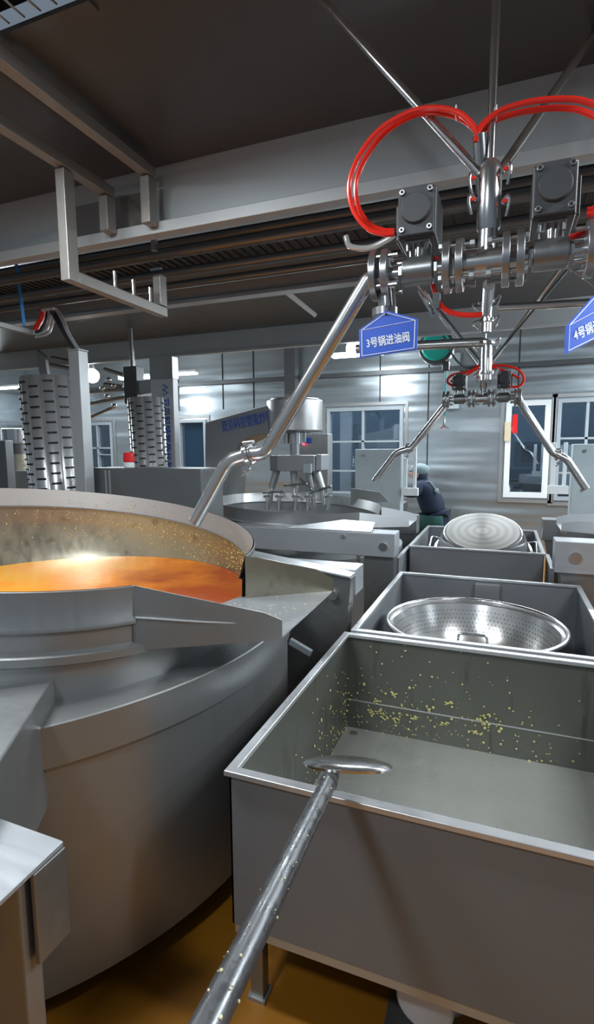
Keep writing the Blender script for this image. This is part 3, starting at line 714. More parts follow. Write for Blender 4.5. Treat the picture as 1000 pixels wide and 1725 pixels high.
# ================================================================ OIL MANIFOLDS
def manifold(T, lab, ztop):
    x, y, z = T
    m = thing('oil_manifold', lab, 'manifold', T)
    MB().cyl((x-.085, y, z), (x+.06, y, z), .040, seg=32).build('tee_pipe', 'pipe', m)
    MB().tube([(x, y, z+.03), (x, y, z+.10)], .030, 24).build('tee_neck', 'pipe', m)
    rz = MB(); rz.tube([(x, y, z+.08), (x, y, z+.10), (x, y, z+.26), (x, y, z+.285), (x, y, z+.30)], [.024, .035, .035, .028, .012], 32); rz.build('riser_sleeve', 'pipe', m)
    MB().cyl((x, y, z+.295), (x, y, ztop), .013).build('brace_rod', 'polish', m)
    e1 = V((-.64, 1.897-1.82+y, ztop)) if y < 3 else V((x-.62, y-.3, ztop))
    e2 = V((.253+x+.07, 2.408-1.82+y, ztop)) if y < 3 else V((x+.62, y-.3, ztop))
    if y < 3: e2 = V((.26, 2.41, ztop))
    for e_, sx_ in ((e1, -1), (e2, 1)):
        MB().cyl((x+sx_*.028, y, z+.26), e_, .0135).build('brace_rod', 'polish', m)
    MB().cyl((x-.02, y+.03, z+.22), (x-.036, y-.01, z+.37), .02).build('hose_conduit', 'dullpipe', m)
    for fx in (-.118, -.080, .055, .095):
        MB().cyl((x+fx-.011, y, z), (x+fx+.011, y, z), .079, seg=40).build('flange', 'flange', m, bevel=.003)
    for side in (-1, 1):
        for a in range(45, 405, 90):
            a = math.radians(a); by, bz = y+.066*math.cos(a), z+.066*math.sin(a)
            xa, xb = (x-.135, x-.035) if side < 0 else (x+.0, x+.11)
            b_ = MB().cyl((xa, by, bz), (xb, by, bz), .007, seg=12); b_.cyl((xb if side < 0 else xa, by, bz), ((xb-.014) if side < 0 else xa+.014, by, bz), .012, seg=6)
            b_.cyl((xa+.004, by, bz), (xa-.006, by, bz), .012, seg=6) if side < 0 else b_.cyl((xb-.004, by, bz), (xb+.006, by, bz), .012, seg=6)
            b_.build('flange_bolt', 'flange', m)
    # wing clamps bristling off the riser
    for k, (dx, dz) in enumerate(((.036, .25), (.036, .16), (-.036, .18), (-.036, .24))):
        MB().tube(bez([(x+dx, y-.02, z+dz), (x+dx*1.5, y-.03, z+dz+.015), (x+dx*1.6, y-.03, z+dz-.01), (x+dx*1.4, y-.02, z+dz-.04)], 5), .005, 8).build('tie_clip', 'polish', m)
        MB().box((x+dx*1.25, y-.03, z+dz), (.014, .008, .008)).build('red_clip', 'red', m)
    return m
def valve(T, s, lab, group=None):
    """s=-1 left of the tee, +1 right"""
    x, y, z = T; cx = x+(-.210 if s < 0 else .178)
    v = thing('motorised_valve', lab, 'valve', (cx, y, z))
    x_in = x-.127 if s < 0 else x+.103; x_out = cx+s*.10
    MB().cyl((cx-.048, y, z), (cx+.048, y, z), .045, seg=32).build('valve_body', 'cast', v, bevel=.004)
    MB().cyl((min(x_in, x_out), y, z), (max(x_in, x_out), y, z), .022, seg=24).build('valve_stub', 'pipe', v)
    for dx in (-.055, .055): MB().cyl((cx+dx-.007, y, z), (cx+dx+.007, y, z), .03, seg=6).build('hex_nut', 'flange', v, bevel=.002)
    for dx in (0, .038):
        MB().cyl((cx+s*(.102+dx)-.011, y, z), (cx+s*(.102+dx)+.011, y, z), .079, seg=40).build('flange', 'flange', v, bevel=.003)
    for a in range(45, 405, 90):
        a = math.radians(a); by, bz = y+.064*math.cos(a), z+.064*math.sin(a)
        MB().cyl((cx+s*.06, by, bz), (cx+s*.15, by, bz), .007, seg=10).build('flange_bolt', 'flange', v)
    MB().cyl((cx, y, z+.04), (cx, y, z+.105), .016, seg=20).build('stem', 'polish', v)
    MB().box((cx, y, z+.088), (.075, .075, .02)).build('mounting_pad', 'cast', v, bevel=.003)
    for dx in (-.03, .03):
        for dy in (-.03, .03): MB().cyl((cx+dx, y+dy, z+.055), (cx+dx, y+dy, z+.095), .006, seg=8).build('pad_bolt', 'flange', v)
    zc_ = z+.158; w_, h_ = .118, .148
    ac = MB(); ac.bb(cx-w_/2, cx+w_/2, y-.055, y+.13, zc_-h_/2, zc_+h_/2); ab = ac.build('actuator', 'black', v, bevel=.006)
    MB().bb(cx-s*0+s*(w_/2), cx+s*(w_/2+.012), y-.02, y+.10, zc_-h_/2+.01, zc_+h_/2-.03).build('side_block', 'black', ab, bevel=.003)
    cw, ch = .054, .07; k_ = .022
    MB().prism([(cx-cw, y-.057, zc_-ch), (cx+cw, y-.057, zc_-ch), (cx+cw, y-.057, zc_+ch*.7), (cx+cw*.7, y-.057, zc_+ch*.95), (cx+cw*.7, y-.057, zc_+ch), (cx-cw*.7, y-.057, zc_+ch), (cx-cw*.75, y-.057, zc_+ch*.9), (cx-cw, y-.057, zc_+ch*.7)], (0, -.018, 0)).build('cover_plate', 'blackcap', ab, bevel=.004)
    MB().cyl((cx, y-.072, zc_+.004), (cx, y-.088, zc_+.004), .047, .043, seg=40).build('round_cap', 'blackcap', ab, bevel=.002)
    for dx in (-.042, .042):
        for dz in (-.055, .055):
            sc_ = MB().cyl((cx+dx, y-.074, zc_+dz), (cx+dx, y-.083, zc_+dz), .0085, seg=16).build('screw', 'flange', ab, bevel=.001)
            MB().cyl((cx+dx, y-.082, zc_+dz), (cx+dx, y-.0838, zc_+dz), .0045, seg=6).build('socket', 'dark', sc_)
    return v
T1 = at(820, 442, 1.82); T1.y = 1.82
manifold(T1, 'near oil pipe manifold hanging from three rods, at upper right', z1)
valve(T1, -1, 'near valve with black actuator box above the number 3 sign')
valve(T1, 1, 'near valve with black actuator box at right, above the number 4 sign')
T2 = at(813, 671, 5.3); T2.y = 5.3
manifold(T2, 'small far oil pipe manifold in front of the steel wall', 3.26)
valve(T2, -1, 'far valve with black actuator, left side of the far manifold')
valve(T2, 1, 'far valve with black actuator, right side of the far manifold')
# cam lever valves on outlet of fg: clamp bracket dropped below
def outlet(T, pts, r, lab, Y):
    o = thing('outlet_pipe', lab, 'pipe', pts[0])
    P = [V(p) for p in pts]
    MB().tube(bend(P[:4], .07, 8), r, 24).build('upper_pipe', 'pipe', o)
    MB().tube(bend(P[3:], .07, 8), r, 24).build('lower_pipe', 'pipe', o)
    c = P[3]; d = (P[4]-P[3]).normalized()
    cl = MB(); cl.cyl(c-d*.009, c+d*.009, r*1.55, seg=28); cl.cyl(c-d*.014, c-d*.018+d*0, r*1.35, seg=28)
    clp = cl.build('clamp_ring', 'polish', o, bevel=.002)
    MB().tube(bez([c+V((0, -.01, -r*1.6)), c+V((.01, -.02, -r*2.2)), c+V((-.02, -.02, -r*3))], 5), .006, 8).build('clamp_lever', 'polish', clp)
    MB().cyl(c+V((-.02, 0, r*1.6)), c+V((.025, 0, r*1.75)), .007).build('clamp_hinge', 'polish', clp)
    MB().box(c+V((0, -.02, -r*2.1)), (.03, .02, .014)).build('wing_nut', 'polish', clp)
    return o
Yp = 1.82
pts = [T1+V((-.34, 0, 0)), at(622, 468, Yp), at(446, 764, Yp), at(418, 765, Yp), at(384, 776, Yp), at(328, 880, Yp)]
pts[0].z = T1.z-.02
outlet(T1, pts, .0265, 'long polished pipe slanting from the near manifold down to the orange oil', Yp)
Yp = 5.3
pts = [T2+V((-.34, 0, 0)), at(753, 679, Yp), at(692, 756, Yp), at(686, 757, Yp), at(668, 762, Yp), at(630, 811, Yp)]
outlet(T2, pts, .033, 'far outlet pipe slanting down to the left over the middle kettle', Yp)
pts = [T2+V((.30, 0, 0)), at(874, 675, Yp), at(930, 762, Yp), at(940, 767, Yp), at(954, 773, Yp), at(987, 824, Yp)]
outlet(T2, pts, .033, 'far outlet pipe slanting down to the right over the right-hand kettle', Yp)
# bottom hangers of near manifold (cam coupling + black cable box)
lp = at(700, 508, 1.84)
o = thing('drain_coupling', 'small steel coupling and bracket hanging under the near left valve', 'coupling', lp)
MB().cyl(at(650, 490, 1.82), at(652, 520, 1.82), .03, seg=24).build('coupling', 'polish', o)
MB().cyl(at(648, 520, 1.82), at(648, 532, 1.82), .042, seg=24).build('collar', 'flange', o)
MB().tube([at(706, 490, 1.85), at(730, 532, 1.85)], .006, 8).build('strap', 'polish', o)
MB().tube([at(716, 490, 1.85), at(738, 528, 1.85)], .005, 8).build('strap', 'polish', o)
MB().box(at(735, 508, 1.86), (.022, .03, .05)).build('plug', 'black', o)

# bg vertical pipe + branch pipes (same Y as far manifold)
vp = thing('oil_supply_pipe', 'upright supply pipe with clamps dropping to the far manifold, with side branches', 'pipe', at(820, 560, 5.2))
Yv = 5.2
MB().tube([at(823, 480, 3.0), at(818, 545, 3.9)], .03).build('upper_pipe', 'pipe', vp)
MB().tube(bend([at(600, 588, 4.2), at(800, 577, 4.2), at(820, 577, 4.2), at(818, 640, 4.2)], .08), .036, 20).build('branch_pipe', 'pipe', vp)
MB().tube([at(838, 518, 3.6), at(1080, 505, 3.6)], .024, 16).build('branch_pipe', 'polish', vp)
MB().tube([at(820, 490, 3.6), at(818, 560, 3.6)], .032, 20).build('drop_pipe', 'pipe', vp)
for py, Y, r in ((508, 3.6, .05), (540, 3.6, .045), (578, 4.2, .06), (628, 4.2, .05)):
    p = at(819, py, Y); MB().cyl(p-V((0, 0, .01)), p+V((0, 0, .01)), r, seg=24).build('clamp_ring', 'polish', vp, bevel=.002)
    MB().tube(bez([p+V((r, -.02, 0)), p+V((r+.03, -.03, .02)), p+V((r+.01, -.03, -.05))], 5), .006, 8).build('clamp_lever', 'polish', vp)
    MB().tube(bez([p+V((-r, -.02, 0)), p+V((-r-.03, -.03, -.02)), p+V((-r, -.03, -.06))], 5), .006, 8).build('clamp_lever', 'polish', vp)
for a, b_ in (((738, 520), (812, 612)), ((955, 455), (824, 612))):
    MB().cyl(at(*a, 4.4), at(*b_, 4.4), .009).build('brace_rod', 'dullpipe', vp)

# ---------------- red hoses
def hose(name, px, Y, r, lab, mat='red', seg=10, cat='hose', group=None):
    P = [at(a[0], a[1], a[2] if len(a) > 2 else Y) for a in px]
    return tag(MB().tube(bez(P, 8), r, seg).build(name, mat), lab, cat, group)
Y = 1.80
hose('air_hose', [(803, 236), (800, 218), (775, 192), (735, 182), (690, 189), (640, 218), (605, 262), (588, 310), (594, 352), (618, 384), (645, 394), (664, 394)], Y, .0085, 'outer red hose of the big loop left of the near manifold')
hose('air_hose', [(806, 240), (801, 220), (775, 200), (735, 190), (695, 195), (650, 222), (618, 262), (600, 305), (602, 345), (620, 376), (645, 388), (664, 389)], Y+.03, .0085, 'inner red hose of the big loop left of the near manifold')
hose('air_hose', [(801, 240), (808, 215), (840, 188), (890, 172), (940, 167), (985, 171), (1030, 195), (1045, 250), (1030, 330), (1000, 358), (988, 362)], Y, .0085, 'upper red hose arching right off the near manifold')
hose('air_hose', [(803, 242), (812, 222), (840, 200), (890, 187), (940, 182), (985, 189), (1020, 215), (1030, 270), (1015, 335), (998, 352), (988, 354)], Y+.03, .0085, 'lower red hose arching right off the near manifold')
hose('air_hose', [(728, 478), (732, 492), (740, 512), (758, 526), (785, 531), (812, 530)], 1.86, .0085, 'short red hose dipping under the near manifold tee')
hose('air_hose', [(722, 440), (735, 436), (742, 452)], 1.84, .006, 'tiny red hose end behind the near left valve')
hose('air_hose', [(925, 415), (945, 405), (975, 395), (1000, 380)], 1.86, .008, 'red hose crossing behind the near right valve')
tag(MB().tube(bez([at(582, 398, 2.4), at(590, 415, 2.4), at(620, 418, 2.4), at(650, 405, 2.4), at(664, 395, 2.4)], 8), .013, 12).build('clear_hose', 'clear'), 'clear hose curling behind the near left actuator', 'hose')
for s, lab in ((-1, 'left'), (1, 'right')):
    X = lambda px: 813+s*(px)
    hose('air_hose', [(X(6), 616), (X(25), 626), (X(52), 632), (X(60), 643), (X(48), 651), (X(40), 651)] if s < 0 else [(X(14), 616), (X(35), 616), (X(58), 622), (X(69), 637), (X(62), 650), (X(46), 652)], 5.25, .011, 'thin red hose loop over the far manifold, outer %s one' % lab)
    hose('air_hose', [(X(6), 618), (X(28), 632), (X(55), 643)] if s < 0 else [(X(14), 618), (X(40), 626), (X(62), 638)], 5.28, .010, 'thin red hose loop over the far manifold, inner %s one' % lab)
for px, py, lab in ((768, 190, 'left red loop'), (836, 190, 'right red arch')):
    p = at(px, py, 1.815); tag(MB().lathe([(.019+.002*math.cos(t), .002*math.sin(t)) for t in [k*math.pi/3 for k in range(7)]], seg=20, fn=lambda q: V((q[2], q[0], q[1]))).build('cable_tie', 'white'), 'white cable tie around the %s' % lab, 'cable tie').location = p

# ---------------- signs
def sign(px, Y0, Y1, num, lab):
    """px: apex, upper right, lower right, lower left, upper left"""
    bl, br, ul, ur, ap = px
    xl, xr = bl[0], br[0]
    def P(q): 
        t = (q[0]-xl)/(xr-xl); return at(q[0], q[1], Y0+(Y1-Y0)*t)
    A = [P(q) for q in (bl, br, ur, ap, ul)]
    s = thing('hanging_sign', lab, 'sign', A[3])
    xd = (A[1]-A[0]); xd.z = 0; xd.normalize(); nr = V((xd.y, -xd.x, 0))
    ob_ = MB().prism(A, -nr*.004).build('board', 'blue', s, bevel=.001)
    c = sum(A, V())/5; c_low = (A[0]+A[1]+A[2]+A[4])/4
    B = [c+(a-c)*.90 for a in A]
    ln = MB()
    for k in range(5): ln.tube([B[k]+nr*.0004, B[(k+1) % 5]+nr*.0004], .0012, 6)
    ln.tube([B[4]+nr*.0004, B[2]+nr*.0004], .0008, 6)
    ln.build('border_line', 'lettering', s)
    text('lettering', num+'号锅进油阀', .033, c_low+nr*.0006+V((0, 0, -.004)), A[1]-A[0], A[4]-A[0], 'lettering', s, ext=.0004, width=(A[1]-A[0]).length*.74, bold=.0006)
    MB().cyl(A[3]+V((0, 0, -.012))+nr*.001, A[3]+V((0, 0, -.012))-nr*-.003, .004, seg=12).build('eyelet', 'dark', s)
    MB().tube(bez([A[3]+V((0, 0, -.012)), A[3]+nr*.008+V((0, 0, .01)), A[3]-nr*.03+V((0, 0, .05)), A[3]-nr*.085+V((0, 0, .10))], 5), .0015, 6).build('hanging_wire', 'polish', s)
    return s
sign([(605, 604), (702, 589), (604, 556), (704, 537), (650, 523)], 1.70, 1.72, '3', 'blue house-shaped sign numbered 3 hanging under the near left valve')
sign([(952, 597), (1042, 552), (954, 549), (1046, 500), (1001, 497)], 1.62, 1.86, '4', 'blue house-shaped sign numbered 4 at the right photo edge')

# ================================================================ LEFT REAR EQUIPMENT
def slotted(c_top, c_bot, R, nslot, lab, pitch):
    o = thing('slotted_tube', lab, 'slotted tube', c_bot)
    ax = (c_top-c_bot); L = ax.length; ax.normalize()
    q = ax.to_track_quat('Z', 'Y').to_matrix().to_4x4(); mt = Matrix.Translation(c_bot) @ q
    nl = 12; seg = nl*10
    prof = MB(); rows = []
    def rad(a): 
        u = (a*nl/(2*math.pi)) % 1; return R*(.93+.07*math.sin(math.pi*u)**.7)
    # fluted tube with a thin wall
    for zz in (0, L):
        rows.append([prof.b.verts.new((rad(2*math.pi*i/seg)*math.cos(2*math.pi*i/seg), rad(2*math.pi*i/seg)*math.sin(2*math.pi*i/seg), zz)) for i in range(seg)])
    for i in range(seg): prof.b.faces.new((rows[0][i], rows[0][(i+1) % seg], rows[1][(i+1) % seg], rows[1][i]))
    local_part(prof, 'tube', 'slot', o, mt, thick=.004)
    sl = MB(); n = int(L/pitch)
    for j in range(nl):
        a = 2*math.pi*(j+.5)/nl; wdt = 2*R*math.sin(math.pi/nl)*.62
        for k in range(n):
            zz = pitch*(k+.3+(.5 if j % 2 else 0))
            if zz > L-.03: continue
            rm = Matrix.Rotation(a, 3, 'Z'); c_ = rm @ V((R*1.0-.004, 0, zz)); sl.box(c_, (.03, wdt*1.05, pitch*.17), rm)
    local_part(sl, 'slots', 'dark', o, mt, bevel=.003)
    return o
def rngp(x, y, d): return rng(x, y, d)
slotted(rngp(80, 637, 4.8), rngp(80, 637, 4.8)+V((.095, -.0, -2.36)), .235, 20, 'tall slotted steel tube left of the grey post', .0894)
slotted(rngp(245, 671, 5.6), rngp(245, 671, 5.6)+V((.075, 0, -2.26)), .185, 20, 'slotted steel tube standing between grey post and lettered column', .0765)
# box post with cables
pa, pb = rng(131, 592, 4.2), rng(146, 832, 4.2)
post = thing('cable_post', 'pale square steel post with cables entering its top, beside the slotted tube', 'post', (pa.x, pa.y, 0))
MB().bb(pa.x-.053, pa.x+.053, pa.y-.05, pa.y+.05, 0, pa.z).build('post', 'post', post, bevel=.005)
MB().bb(pa.x-.058, pa.x+.058, pa.y-.055, pa.y+.055, pa.z, pa.z+.012).build('cap', 'post', post, bevel=.003)
cz = pa.y
for i, (mat, dx) in enumerate((('cable', -4), ('cable', 0), ('clear', 4), ('cable', -7), ('clear', 7))):
    tag(MB().tube(bez([at(128+dx*.6, 588, cz), at(112+dx*.7, 562, cz), at(97+dx, 532, cz), at(90+dx, 522, cz)], 6), .011, 8).build('cable', mat), 'cable rising from the pale post, strand %s in the bundle' % ('leftmost', 'middle dark', 'pale right', 'far left dark', 'outermost pale')[i], 'cable')
for i, (x0, mat) in enumerate(((72, 'red'), (80, 'cable'), (86, 'clear'), (91, 'clear'))):
    tag(MB().tube(bez([at(x0, 520, cz), at(x0-2, 535+i*2, cz), at(x0-10, 550+i*4, cz), at(60, 556+i*4, cz)], 6), .02 if mat == 'red' else .01, 10).build('cable', mat),
        ('thick red cable sleeve looping from the duct', 'dark cable looping from the duct end', 'pale thin cable looping from the duct, inner', 'pale thin cable looping from the duct, outer')[i], 'cable')
pd_ = at(60, 560, cz)
tag(MB().bb(pd_.x-.06, pd_.x-.01, .9, cz, pd_.z-.02, pd_.z+.02).build('cable_duct', 'post', bevel=.004), 'pale square cable duct at far left ending in the cable loop', 'duct')
p = at(83, 522, cz); tag(MB().box(p, (.13, .05, .02)).build('cable_bracket', 'white', bevel=.003), 'small white bracket holding the cable bundle below the pipes', 'bracket')
# grey cabinet
zc_ = 1.585
cab = thing('control_cabinet', 'wide dark grey steel cabinet behind the foreground kettle', 'cabinet', (-2.7, 3.6, 0))
x0, x1 = at(152, 790, 3.6).x, at(338, 787, 3.6).x; zc_ = at(250, 789, 3.6).z
MB().bb(x0, x1, 3.6, 3.95, .05, zc_).build('body', 'grey', cab, bevel=.01)
MB().bb(x0+.05, x1-.05, 3.65, 3.9, 0, .05).build('plinth', 'dark', cab)
for x in (x0+.16, x0+.2): MB().bb(x, x+.012, 3.592, 3.6, .1, zc_-.02).build('door_edge', 'post', cab)
p = at(217, 772, 3.75)
bc = thing('warning_beacon', 'red warning beacon on a white base on top of the grey cabinet', 'beacon', (p.x, 3.75, zc_))
MB().cyl((p.x, 3.75, zc_), (p.x, 3.75, zc_+.045), .045, seg=24).build('base', 'white', bc, bevel=.004)
MB().cyl((p.x, 3.75, zc_+.045), (p.x, 3.75, zc_+.13), .05, .045, seg=24).build('lens', 'redbeacon', bc, bevel=.01)
# lettered column
ct_, xl_, xr_ = at(273, 602, 5.2), at(256, 700, 5.2).x, at(293, 700, 5.2).x
cl_ = thing('lettered_column', 'tall steel column with vertical blue lettering behind the grey cabinet', 'column', ((xl_+xr_)/2, 5.3, 0))
MB().bb(xl_, xr_, 5.2, 5.30, 0, ct_.z).build('column', 'column', cl_, bevel=.006)
MB().bb(xl_-.005, xr_+.005, 5.19, 5.31, ct_.z-.24, ct_.z+.005).build('column_cap', 'jacket', cl_, bevel=.004)
xm = (xl_+xr_)/2+.045
for i, ch in enumerate('双贝科特智能炒锅'):
    z = at(278, 678+i*15.2, 5.19).z
    text('lettering', ch, .10, (xm, 5.196, z), (0, 0, -1), (1, 0, 0), 'bluetext', cl_, bold=.002)
z = at(277, 657, 5.19).z
lg = MB()
for s in (-1, 1):
    lg.tube([(xm-.03, 5.196, z+s*.062), (xm+.035, 5.196, z+s*.03), (xm-.03, 5.196, z)], .006, 6)
lg.build('logo_mark', 'bluetext', cl_)
# dark kettle arm head in front of lamp (left rear)
p = at(217, 640, 5.6); ar = thing('mixer_arm', 'dark folded mixer arm with steel links hanging beside the bright lamp', 'mixer arm', p)
MB().bb(at(208, 640, 5.6).x, at(230, 640, 5.6).x, 5.6, 5.75, at(217, 680, 5.6).z, at(217, 617, 5.6).z).build('arm_block', 'black', ar, bevel=.005)
MB().bb(at(230, 650, 5.6).x, at(257, 650, 5.6).x, 5.62, 5.72, at(240, 662, 5.6).z, at(240, 640, 5.6).z).build('arm_link', 'cast', ar, bevel=.005)
MB().cyl((p.x, 5.68, at(217, 617, 5.6).z), (p.x, 5.68, 3.27), .03).build('hanger_rod', 'cast', ar)
for a, b_, r in (((88, 603), (135, 613), .03), ((85, 615), (132, 624), .03), ((176, 648), (208, 652), .03), ((176, 622), (208, 632), .025), ((150, 660), (225, 655), .025), ((150, 680), (215, 668), .025), ((115, 718), (195, 684), .02)):
    MB().tube([at(*a, 5.7), at(*b_, 5.7)], r).build('link_rod', 'cast', ar)
MB().prism([at(60, 588, 5.8), at(75, 600, 5.8), at(80, 632, 5.8), at(68, 640, 5.8)], (0, .05, 0)).build('bracket', 'jacket', ar)
for px, py in ((183, 640), (192, 650), (180, 668), (192, 684), (172, 655)): MB().ball(at(px, py, 5.6), .035).build('joint', 'polish', ar)
# drum of further mixer at far left
p = at(18, 730, 5.5); dr = thing('mixer_drum', 'steel mixer drum partly visible at the far left behind the slotted tube', 'mixer', (p.x, 5.6, 0))
MB().cyl((p.x, 5.6, at(18, 748, 5.5).z), (p.x, 5.6, at(18, 722, 5.5).z), .2, seg=40).build('drum', 'polish', dr, bevel=.01)
MB().cyl((p.x, 5.6, at(18, 770, 5.5).z), (p.x, 5.6, at(18, 748, 5.5).z), .17, seg=40).build('drum_neck', 'hood', dr)
MB().cyl((p.x, 5.6, .02), (p.x, 5.6, at(18, 765, 5.5).z), .19, seg=40).build('drum_body', 'bowl', dr)
p0, p1 = at(8, 793, 5.2), at(50, 793, 5.2)
tag(MB().bb(p0.x, p1.x, 5.2, 5.35, 0.02, p0.z).build('electrical_box', 'panel', bevel=.006), 'pale grey electrical box at far left, below the mixer drum', 'electrical box')
tag(MB().bb(at(-8, 750, 4.2).x, at(9, 750, 4.2).x, 4.2, 4.3, 0, at(0, 742, 4.2).z).build('frame_post', 'cast', bevel=.005), 'dull steel post at the left photo edge', 'post')
tag(MB().bb(at(-30, 800, 7.5).x, at(130, 800, 7.5).x, 7.5, 7.9, 0, 1.1).build('work_bench', 'steel', bevel=.006), 'steel work bench far behind the slotted tube at left', 'bench')

# ================================================================ FAR END
# lamps
for px, py, d, lab in ((155, 633, 7.4, 'round glaring lamp behind the pale post'), (597, 587, 7.4, 'round glaring lamp beside the number 3 sign')):
    p = at(px, py, d); l = thing('bulkhead_lamp', lab, 'lamp', p)
    MB().ball(p, .12, (1, 1, 1), 3).build('bulb', 'lamp', l)
    MB().cyl(p+V((0, 0, .115)), p+V((0, 0, .2)), .05).build('socket', 'cast', l)
    MB().cyl(p+V((0, 0, .2)), (p.x, p.y, ZC), .012).build('drop_rod', 'cast', l)
for a, b_, lab in (((-40, 656), (36, 651), 'tube light at the far left end of the row'), ((203, 640), (258, 631), 'tube light just left of the lettered column'), ((272, 633), (330, 625), 'tube light just right of the lettered column'), ((560, 600), (645, 594), 'tube light behind the number 3 sign')):
    p0, p1 = at(*a, 8.1), at(*b_, 8.1); z = (p0.z+p1.z)/2; l = thing('tube_light', lab, 'tube light', ((p0.x+p1.x)/2, 8.1, z))
    MB().bb(p0.x, p1.x, 8.03, 8.17, z-.03, z).build('diffuser', 'tube', l, bevel=.01)
    MB().bb(p0.x-.01, p1.x+.01, 8.04, 8.16, z+.001, z+.04).build('housing', 'white', l)
    MB().cyl(((p0.x+p1.x)/2, 8.1, z+.04), ((p0.x+p1.x)/2, 8.1, ZC), .01).build('hanging_rod', 'cast', l)
# hose reel
p = at(735, 585, 7.6); rl_ = thing('hose_reel', 'round teal and black hose reel hanging below the far hood', 'hose reel', p)
rx = Matrix.Rotation(math.radians(90), 4, 'X')
MB().cyl(p+V((0, .10, 0)), p+V((0, -.08, 0)), .235, seg=48).build('reel_body', 'black', rl_, bevel=.02)
MB().cyl(p+V((-.0, -.08, 0)), p+V((-.0, -.12, 0)), .20, .18, seg=48).build('reel_cover', 'teal', rl_, bevel=.02)
MB().tube(bez([p+V((-.02, -.125, .22)), p+V((.09, -.13, .12)), p+V((.16, -.13, -.02)), p+V((.27, -.08, -.2)), p+V((.42, 0, -.3)), p+V((.6, 0, -.25))], 8), .014, 8).build('inlet_hose', 'cable', rl_)
MB().box(p+V((.13, 0, -.26)), (.09, .08, .12)).build('hose_guide', 'black', rl_, bevel=.01)
MB().bb(p.x-.12, p.x+.12, p.y-.03, p.y+.05, p.z+.2, ZC).build('mounting_bracket', 'black', rl_)
e_ = at(749, 700, 7.6)
MB().tube([p+V((.13, 0, -.3)), e_], .014, 8).build('hose', 'tealhose', rl_)
MB().tube([e_, at(748, 718, 7.6), at(756, 724, 7.6)], .018, 8).build('spray_gun', 'polish', rl_)
MB().tube([at(748, 716, 7.6), at(742, 722, 7.6)], .008, 8).build('trigger', 'redbeacon', rl_)
# electrical cabinets on the counter
for (a, b_, lab) in (((598, 757), (674, 832), 'pale grey electrical cabinet behind the middle kettle spout'), ((966, 748), (1060, 832), 'pale grey electrical cabinet at the right photo edge')):
    p0, p1 = at(*a, 7.0), at(*b_, 7.0); e1 = thing('electrical_cabinet', lab, 'cabinet', ((p0.x+p1.x)/2, 7.1, 0))
    MB().bb(p0.x, p1.x, 7.0, 7.25, p1.z-.3, p0.z).build('body', 'panel', e1, bevel=.008)
    MB().bb(p0.x+.2, p1.x-.1, 7.05, 7.2, 0, p1.z-.3).build('pedestal', 'cast', e1)
    for zz in (p0.z-.08, p1.z+.04): MB().cyl((p0.x+.12, 6.995, zz), (p0.x+.12, 6.985, zz), .018).build('hinge_screw', 'flange', e1)
    sx0 = p1.x+.03 if a[0] < 700 else p0.x-.23
    f = MB(); z0_, z1_ = p1.z-.0, p0.z+.02
    f.bb(sx0, sx0+.05, 7.0, 7.05, z0_, z1_); f.bb(sx0+.13, sx0+.17, 7.0, 7.05, z0_, z1_); f.bb(sx0-.02, sx0+.2, 6.98, 7.06, z0_-.02, z0_+.08)
    f.build('slide_frame', 'white', e1, bevel=.004)
# work counter behind
tag(MB().bb(-1.9, -1.32, 7.3, 8.0, .1, .95).build('work_counter', 'steel', bevel=.006), 'steel counter the person bends over at the far wall', 'counter')
p = at(763, 605, 8.9); 
tag(MB().bb(p.x-.12, p.x+.1, 8.93, 8.985, at(780, 688, 8.9).z, p.z+.1).build('junction_box', 'panel', bevel=.006), 'narrow pale box on the wall behind the far manifold', 'box')

# ================================================================ PERSON
def skin(name, pts, edges, mat, parent, sub=2):
    me = bpy.data.meshes.new(name); off = parent.location
    me.from_pydata([tuple(V(p[:3])-off) for p in pts], edges, []); o = bpy.data.objects.new(name, me); col.objects.link(o); o.parent = parent
    md = o.modifiers.new('s', 'SKIN'); md.use_smooth_shade = True
    for i, p in enumerate(pts):
        s = me.skin_vertices[0].data[i]; s.radius = (p[3], p[4] if len(p) > 4 else p[3]); s.use_root = i == 0
    m2 = o.modifiers.new('u', 'SUBSURF'); m2.levels = sub; m2.render_levels = sub
    me.materials.append(M[mat]); return o
Yq = 7.7
def Q(px, py, dy=0): return tuple(at(px, py, Yq+dy))
feet = at(735, 900, Yq); pr = thing('person', 'person in navy top, green apron and grey cap bending left at the far wall', 'person', (feet.x, Yq, 0))
hx = Q(742, 882)
B = [(*Q(738, 892), .27, .20), (*Q(733, 866), .27, .20), (*Q(724, 840), .24, .19), (*Q(716, 820), .18, .16), (*Q(710, 809), .09, .09), (*Q(706, 798), .085, .09), (*Q(705, 790), .10, .10),
     (*Q(706, 822, -.2), .10), (*Q(694, 832, -.30), .08), (*Q(678, 829, -.34), .055), (*Q(672, 829, -.35), .045),
     (*Q(712, 822, .2), .10), (*Q(696, 832, .26), .075), (*Q(680, 829, .28), .05),
     (hx[0], Yq-.10, .78, .12), (hx[0]-.03, Yq-.11, .45, .085), (hx[0]+.02, Yq-.11, .06, .055), (hx[0]-.12, Yq-.12, .04, .045),
     (hx[0], Yq+.10, .78, .12), (hx[0]-.01, Yq+.11, .45, .085), (hx[0]+.04, Yq+.11, .06, .055), (hx[0]-.10, Yq+.12, .04, .045)]
E_ = [(0, 1), (1, 2), (2, 3), (3, 4), (4, 5), (5, 6), (3, 7), (7, 8), (8, 9), (9, 10), (3, 11), (11, 12), (12, 13), (0, 14), (14, 15), (15, 16), (16, 17), (0, 18), (18, 19), (19, 20), (20, 21)]
skin('body', B, E_, 'navy', pr)
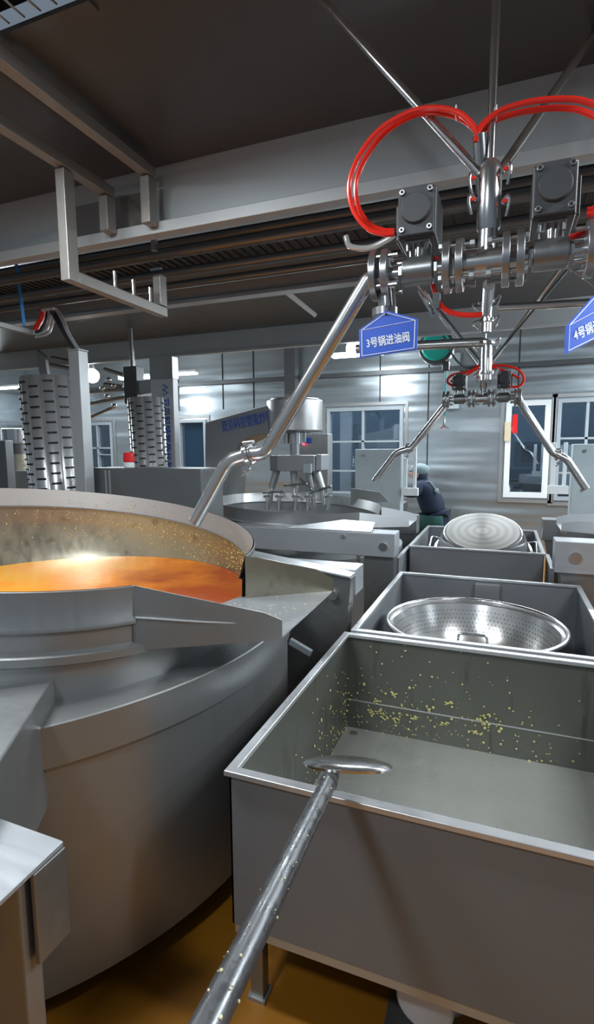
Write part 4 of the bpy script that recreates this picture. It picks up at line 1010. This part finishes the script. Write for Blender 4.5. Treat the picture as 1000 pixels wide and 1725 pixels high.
# head details: face, nose, ear, cap
hp = V(Q(703, 797)); MB().ball(hp, .105, (1.0, .82, 1.15), 3).build('face', 'skin', pr)
MB().ball(hp+V((-.105, 0, -.01)), .02, (1.2, .7, 1.2), 2).build('nose', 'skin', pr)
MB().ball(hp+V((.01, -.088, -.005)), .024, (1, .4, 1.4), 2).build('ear', 'skin', pr)
MB().box(hp+V((-.10, 0, -.055)), (.012, .05, .008)).build('mouth', plain('lips', (.3, .1, .08), .5), pr)
for s in (-1, 1): MB().ball(hp+V((-.092, s*.035, .025)), .012).build('eye', 'dark', pr)
cpm = MB().ball(V(Q(707, 791)), .125, (1.08, .9, .72), 3).build('cap', 'cap', pr)
MB().tube([hp+V((.02, -.093, .02)), hp+V((-.07, -.07, .045)), hp+V((-.106, 0, .05)), hp+V((-.07, .07, .045)), hp+V((.02, .093, .02))], .012, 8).build('cap_band', 'cap', pr)
# apron following the torso and its white ties
ac_ = V(Q(736, 880)); MB().lathe([(.30, -.75), (.31, -.35), (.305, -.1), (.285, .12)], ac_, 40, 70, 290, fn=lambda q: V((q[0]+(q[2]-.1)*-.10, q[1]*.80, q[2]))).build('apron', 'green', pr, thick=.006)
MB().tube(bez([V(Q(712, 815, -.16)), V(Q(722, 811, -.17)), V(Q(731, 820, -.18)), V(Q(740, 832, -.19))], 5), .010, 8).build('apron_strap', 'cap', pr)
MB().ball(V(Q(735, 826, -.2)), .022, (1.3, .4, 1.5)).build('tie_knot', 'panel', pr)
# hands with fingers
for dy, sgn in ((-.35, -1), (.28, 1)):
    w0 = V(Q(671, 829, dy)); pl = [(*w0, .035, .02), (*(w0+V((-.06, 0, -.01))), .038, .016)]
    ed = [(0, 1)]
    for k, (oy, L) in enumerate(((-.028, .060), (-.009, .072), (.010, .068), (.028, .052))):
        i = len(pl); b0 = w0+V((-.07, oy, -.012)); pl += [(*b0, .010), (*(b0+V((-L*.55, oy*.1, -.004))), .009), (*(b0+V((-L, oy*.15, -.022))), .007)]; ed += [(1, i), (i, i+1), (i+1, i+2)]
    i = len(pl); b0 = w0+V((-.025, -sgn*-.036, -.004)); pl += [(*b0, .011), (*(b0+V((-.035, sgn*.018, -.012))), .009)]; ed += [(0, i), (i, i+1)]
    skin('hand', pl, ed, 'glove', pr, 1)
